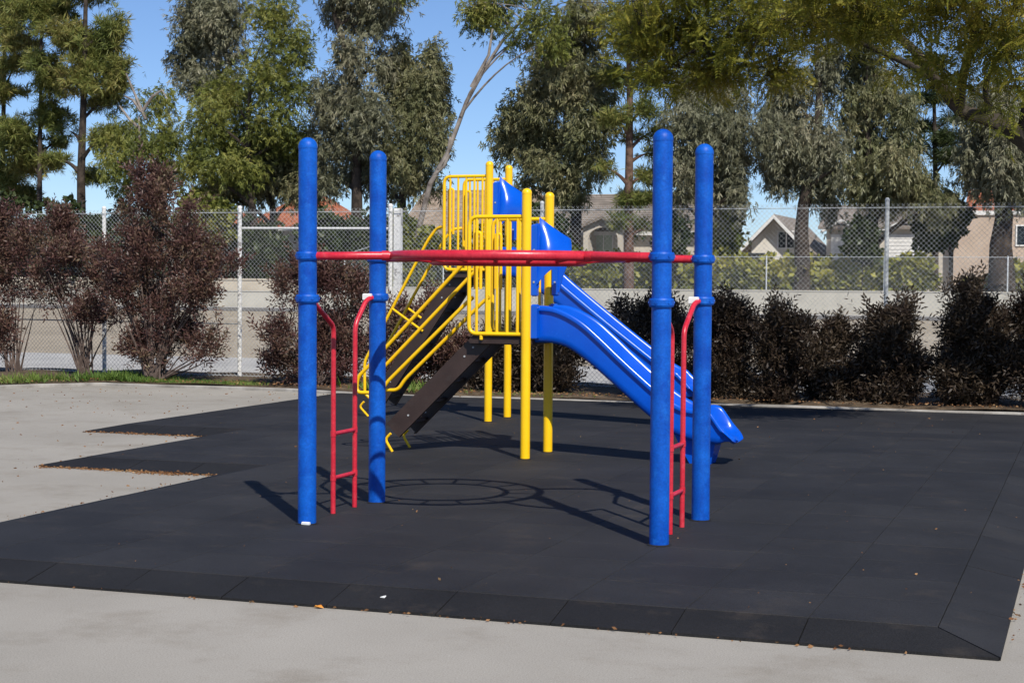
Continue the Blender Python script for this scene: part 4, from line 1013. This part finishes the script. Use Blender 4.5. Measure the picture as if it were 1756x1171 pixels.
# ------------------------------------------------------------------ spreading feather-leaved tree on the right
def jacaranda():
    rng=np.random.default_rng(77); bx,bv=.55,24.3
    t=thing('feather_leaf_tree','spreading tree with feathery yellow green leaves arching over the dark shrubs and kerb','tree',(bx,bv,.05))
    L=px_lobes([(1590,20,110,34,-3.2),(1715,70,56,60,-2.6),(1490,40,80,34,-2.5),(1400,30,100,50,-1.5),(1290,50,90,60,-.5),(1180,60,80,70,.5),(1130,130,60,50,0),(1230,120,60,46,.5),
      (1745,150,30,34,-1.6),(1330,120,60,34,0),(1100,60,50,60,.3),(1440,-30,160,50,-3),(1650,-60,160,60,-4),(1250,-40,160,50,0),(1800,60,70,80,-2.2),(1545,120,40,20,.6),(1740,215,26,14,.4),(1738,95,36,46,-3.0),(1690,60,40,40,-3.2),(1640,140,38,28,-2.7),(1590,100,36,26,-2.7),(1705,185,32,18,-2.5),(1735,25,40,40,-3.4),(1640,20,40,30,-3.4)],21.5,rng,.3)
    # the part of the crown above the picture, which shades the shrubs
    for c,a in (((2.2,20.8,4.9),(1.9,1.6,.9)),((3.6,22.4,5.4),(2.0,2.0,1.0)),((1.4,22.8,6.2),(2.4,2.0,1.0)),((-1.4,23.6,6.6),(2.4,1.8,.9)),((-4.0,23.2,6.2),(2.0,1.6,.8)),((2.6,25.0,5.8),(2.4,2.2,1.0)),((.4,25.6,6.8),(2.4,2.0,.9)),((-6.0,22.4,5.6),(1.5,1.3,.6)),((.6,20.6,5.6),(1.6,1.4,.7)),((-2.4,20.9,5.9),(1.9,1.4,.7)),((-5.0,21.2,5.5),(1.6,1.2,.6))):
        L.append((np.array(c),np.array(a)))
    mb=MB(); nodes=[]
    def bough(pts, rr, v0=22.2):
        P=[at(x,y,v0+o) if z is None else np.array([x,y,z],float) for x,y,o,z in [(p+(None,))[:4] if len(p)==3 else p for p in pts]]
        Q=[]; R=[]
        for k in range(len(P)-1):
            p0=P[max(k-1,0)];p1=P[k];p2=P[k+1];p3=P[min(k+2,len(P)-1)]
            for q in range(4):
                f=q/4; Q.append(.5*((2*p1)+(-p0+p2)*f+(2*p0-5*p1+4*p2-p3)*f*f+(-p0+3*p1-3*p2+p3)*f**3)); R.append(rr[k]*(1-f)+rr[k+1]*f)
        Q.append(P[-1]); R.append(rr[-1])
        mb.tube(Q,[r_*.78 for r_ in R],9); nodes.extend(Q[3:])
    fork=at(1815,300,22.0)
    g=np.array([bx,bv,-.05]); trunk=[g,g+np.array([-.03,-.25,1.0]),(g+fork)/2+np.array([.1,-.3,.45]),fork]
    mb.tube(bez(trunk[0],trunk[1],trunk[2],trunk[3],10),[.30-.011*k for k in range(11)],12)
    bough([(1815,300,-.2),(1752,238,-.6),(1700,205,-.9),(1645,188,-1.1),(1608,140,-1.4),(1560,80,-1.7),(1490,38,-1.9),(1400,26,-1.6),(1300,48,-1.2),(1210,80,-.6)],(.17,.15,.13,.10,.085,.07,.058,.045,.032,.015))
    bough([(1645,188,-1.1),(1652,130,-1.6),(1672,50,-2.2),(1690,-70,-2.8),(1660,-190,-3.6)],(.085,.07,.06,.05,.03))
    bough([(1608,140,-1.4),(1560,112,-1.0),(1500,84,-.8),(1430,60,-.6),(1360,84,-.4),(1290,110,-.1),(1190,120,.2),(1110,95,.5)],(.06,.055,.05,.042,.035,.028,.02,.01))
    bough([(1752,238,-.6),(1770,130,-1.0),(1790,0,-1.8),(1800,-170,-2.6)],(.10,.085,.07,.05))
    bough([(1490,38,-1.9),(1440,-40,-2.3),(1340,-110,-2.4),(1230,-160,-2.2)],(.05,.042,.034,.02))
    bough([(1815,300,-.2),(1890,180,.4),(1960,20,.8),(1980,-150,.9)],(.13,.11,.09,.06))
    bough([(1700,205,-.9),(1690,150,-1.3),(1712,90,-1.7),(1720,20,-2.1)],(.05,.045,.038,.02))
    nodes=np.array(nodes)
    for c,a in L:
        d=np.linalg.norm(nodes-c,axis=1); i=int(np.argmin(d+.0*d)); q=nodes[i]; e=c-q; ln=np.linalg.norm(e)
        if ln<.25: continue
        pts=bez(q,q+e*.3+np.array([0,0,.12*ln]),q+e*.7+np.array([0,0,.06*ln])+rng.normal(size=3)*.04*ln,c,7)
        r_=min(.05,.016+.010*ln); mb.tube(pts,[r_*(1-.75*k/7) for k in range(8)],6); nodes=np.concatenate([nodes,np.array(pts)])
    P1,D1=sample_lobes(rng,L[:24],1080,1.3); P2,D2=sample_lobes(rng,L[24:],800,1.5)
    P=np.concatenate([P1,P2]); D=np.concatenate([D1,D2])
    X_,_=sample_lobes(rng,L[3:12],700,1.2)
    twigs(mb,nodes,np.concatenate([P,X_]),.009,rng,3,3000)
    mb.build('trunk',MAT['bark_grey'],t,True,fix=False)
    crown_mesh('crown',P,D,rng,(FRO_V,FRO_Q),8,(.15,.15,.09),.25,.5,.60,MAT['jac'],t)
jacaranda()

# ------------------------------------------------------------------ grass, litter, odd scraps
def grass():
    rng=np.random.default_rng(9); n=9000
    x=np.concatenate([rng.uniform(-21,-11.5,n),rng.normal(-8.2,.5,900),rng.normal(-10.2,.5,700)])
    kx=np.array([p[0] for p in ko])[::-1]; ky=np.array([p[1] for p in ko])[::-1]
    y=np.interp(x,kx,ky)+.05+np.abs(rng.normal(size=len(x)))*.55
    keep=(np.sin(x*1.7)+np.sin(x*.83+1)+rng.normal(size=len(x))*.5>-.1)&((x<-12)|(rng.random(len(x))<.7)); x,y=x[keep],y[keep]
    pos=np.column_stack([x,y,np.full(len(x),.055)])
    h=(.06+.13*np.clip(np.sin(x*1.1+.4)+.3,0,1))*np.where(x<-16.5,.5,1.0)
    d=rng.normal(size=pos.shape)*.45; d[:,2]=1
    tpl=sprig([leaf(0,0,0,1,.25,.1,1,.10),leaf(0,.05,0,1,-.3,.2,.8,.10),leaf(0,-.05,.05,1,.1,-.35,.9,.10)])
    V,Q=scatter(tpl[0],tpl[1],pos,frames(d,rng),h*rng.uniform(.6,1.3,len(x)))
    o=link('grass',mesh_np('grass',V,Q),MAT['grass']); stuff(o)
    tag(o,'patchy green grass and weeds in the planting bed behind the kerb','grass')
grass()
def litter():
    rng=np.random.default_rng(12); P=[];S=[]
    def put(x,y,z,s): P.append((x,y,z)); S.append(s)
    def on_mat(x,y):
        return (UL1-RW<x<U_R+RW and V_F-RW<y<VB+RW) or (UL2-RW<x<=UL1 and V2-RW<y<VB+RW) or (UL3-RW<x<=UL2 and V3-RW<y<VB+RW)
    for _ in range(900):                       # over the pavement on the left
        x=rng.uniform(-17,-6.5); y=rng.uniform(10,23.3)
        if not on_mat(x,y) and rng.random()<.25+.75*(y-10)/13: put(x,y,.006,rng.uniform(.4,1.3))
    for a,b,k,sp in (((UL2-RW,V2-RW-.02),(UL1-RW,V2-RW-.02),420,.035),((UL3-RW,V3-RW-.02),(UL2-RW,V3-RW-.02),330,.04),((UL1-RW-.02,8.4),(UL1-RW-.02,V2-RW),90,.06),((-7.5,V_F-RW-.02),(U_R,V_F-RW-.02),90,.012),((U_R+RW+.02,8.2),(U_R+RW+.02,14),120,.05),((-9,VB+RW+.05),(0,VB+RW+.05),500,.10),((-8.2,V2-RW-.05),(-7.7,V2-RW-.05),160,.05)):
        for _ in range(k):
            f=rng.random(); x=a[0]+(b[0]-a[0])*f; y=a[1]+(b[1]-a[1])*f
            put(x+(rng.normal()*sp if a[0]==b[0] else 0),y-(abs(rng.normal())*sp if a[1]==b[1] else 0),.006+abs(rng.normal())*.008,rng.uniform(.35,1.0))
    for _ in range(520):                       # on the rubber, thicker towards the kerb
        x=rng.uniform(-10,-.5); y=rng.uniform(8.5,22.6)
        if on_mat(x,y) and rng.random()<.05+.95*max(0,(y-17)/5.5)**2*(1 if x>-4 else .3): put(x,y,MT+.008,rng.uniform(.4,1.0))
    for _ in range(420):
        x=rng.uniform(-10,-.5); y=rng.uniform(8.5,22.6)
        if on_mat(x,y): put(x,y,MT+.004,rng.uniform(.12,.42))
    for _ in range(1500):                      # dry leaves in the bed
        x=rng.uniform(-18,3); y=np.interp(x,np.array([p[0] for p in ko])[::-1],np.array([p[1] for p in ko])[::-1])+.05+abs(rng.normal())*.4
        put(x,y,.085+.02*rng.random(),rng.uniform(.6,1.6))
    P=np.array(P);S=np.array(S)*.036
    d=rng.normal(size=P.shape); d[:,2]*=.12
    roll=np.zeros_like(d); roll[:,2]=1; roll+=rng.normal(size=d.shape)*.3
    tpl=np.array([(-.5,0,0),(0,.22,.10),(.5,0,.04),(0,-.22,.08)]),np.array([(0,1,2,3)])
    V,Q=scatter(tpl[0],tpl[1],P,frames(d,rng,np.cross(d,roll)),S)
    o=link('leaf_litter',mesh_np('leaf_litter',V,Q),MAT['litter']); stuff(o)
    tag(o,'scattered brown dry leaves on the pavement, rubber edges and bed','leaf litter')
litter()
def scrap(name,label,cat,x,y,z,pts,m,h=.012):
    c=at(x,y,1); d=fw+rt*(x-PW/2)/F_PX-up*(y-PH/2)/F_PX; t=(z-CAM_H)/d[2]; p=np.array([0,0,CAM_H])+t*d
    mb=MB(); n=len(pts); mb.add([(p[0]+a,p[1]+b,z+.001+h*(.2+.8*((i*7)%3)/2)) for i,(a,b) in enumerate(pts)]+[(p[0]+a*.9,p[1]+b*.9,z+.0015+h*(.2+.8*((i*7)%3)/2)+.003) for i,(a,b) in enumerate(pts)],[tuple(range(n))[::-1],tuple(range(n,2*n))]+[(i,(i+1)%n,(i+1)%n+n,i+n) for i in range(n)])
    return tag(mb.build(name,m),label,cat)
scrap('fallen_leaf','single bright orange leaf lying against the front edge of the rubber','leaf',546,1043,0,[(-.03,0),(-.012,.014),(.012,.012),(.032,.003),(.01,-.012),(-.014,-.012)],MAT['orange_leaf'],.016)
scrap('paper_scrap','tiny white paper scrap on the front rubber ramp','paper',657,1025,.045,[(-.017,-.004),(-.004,.012),(.016,.006),(.012,-.010)],MAT['white_plate'],.01)
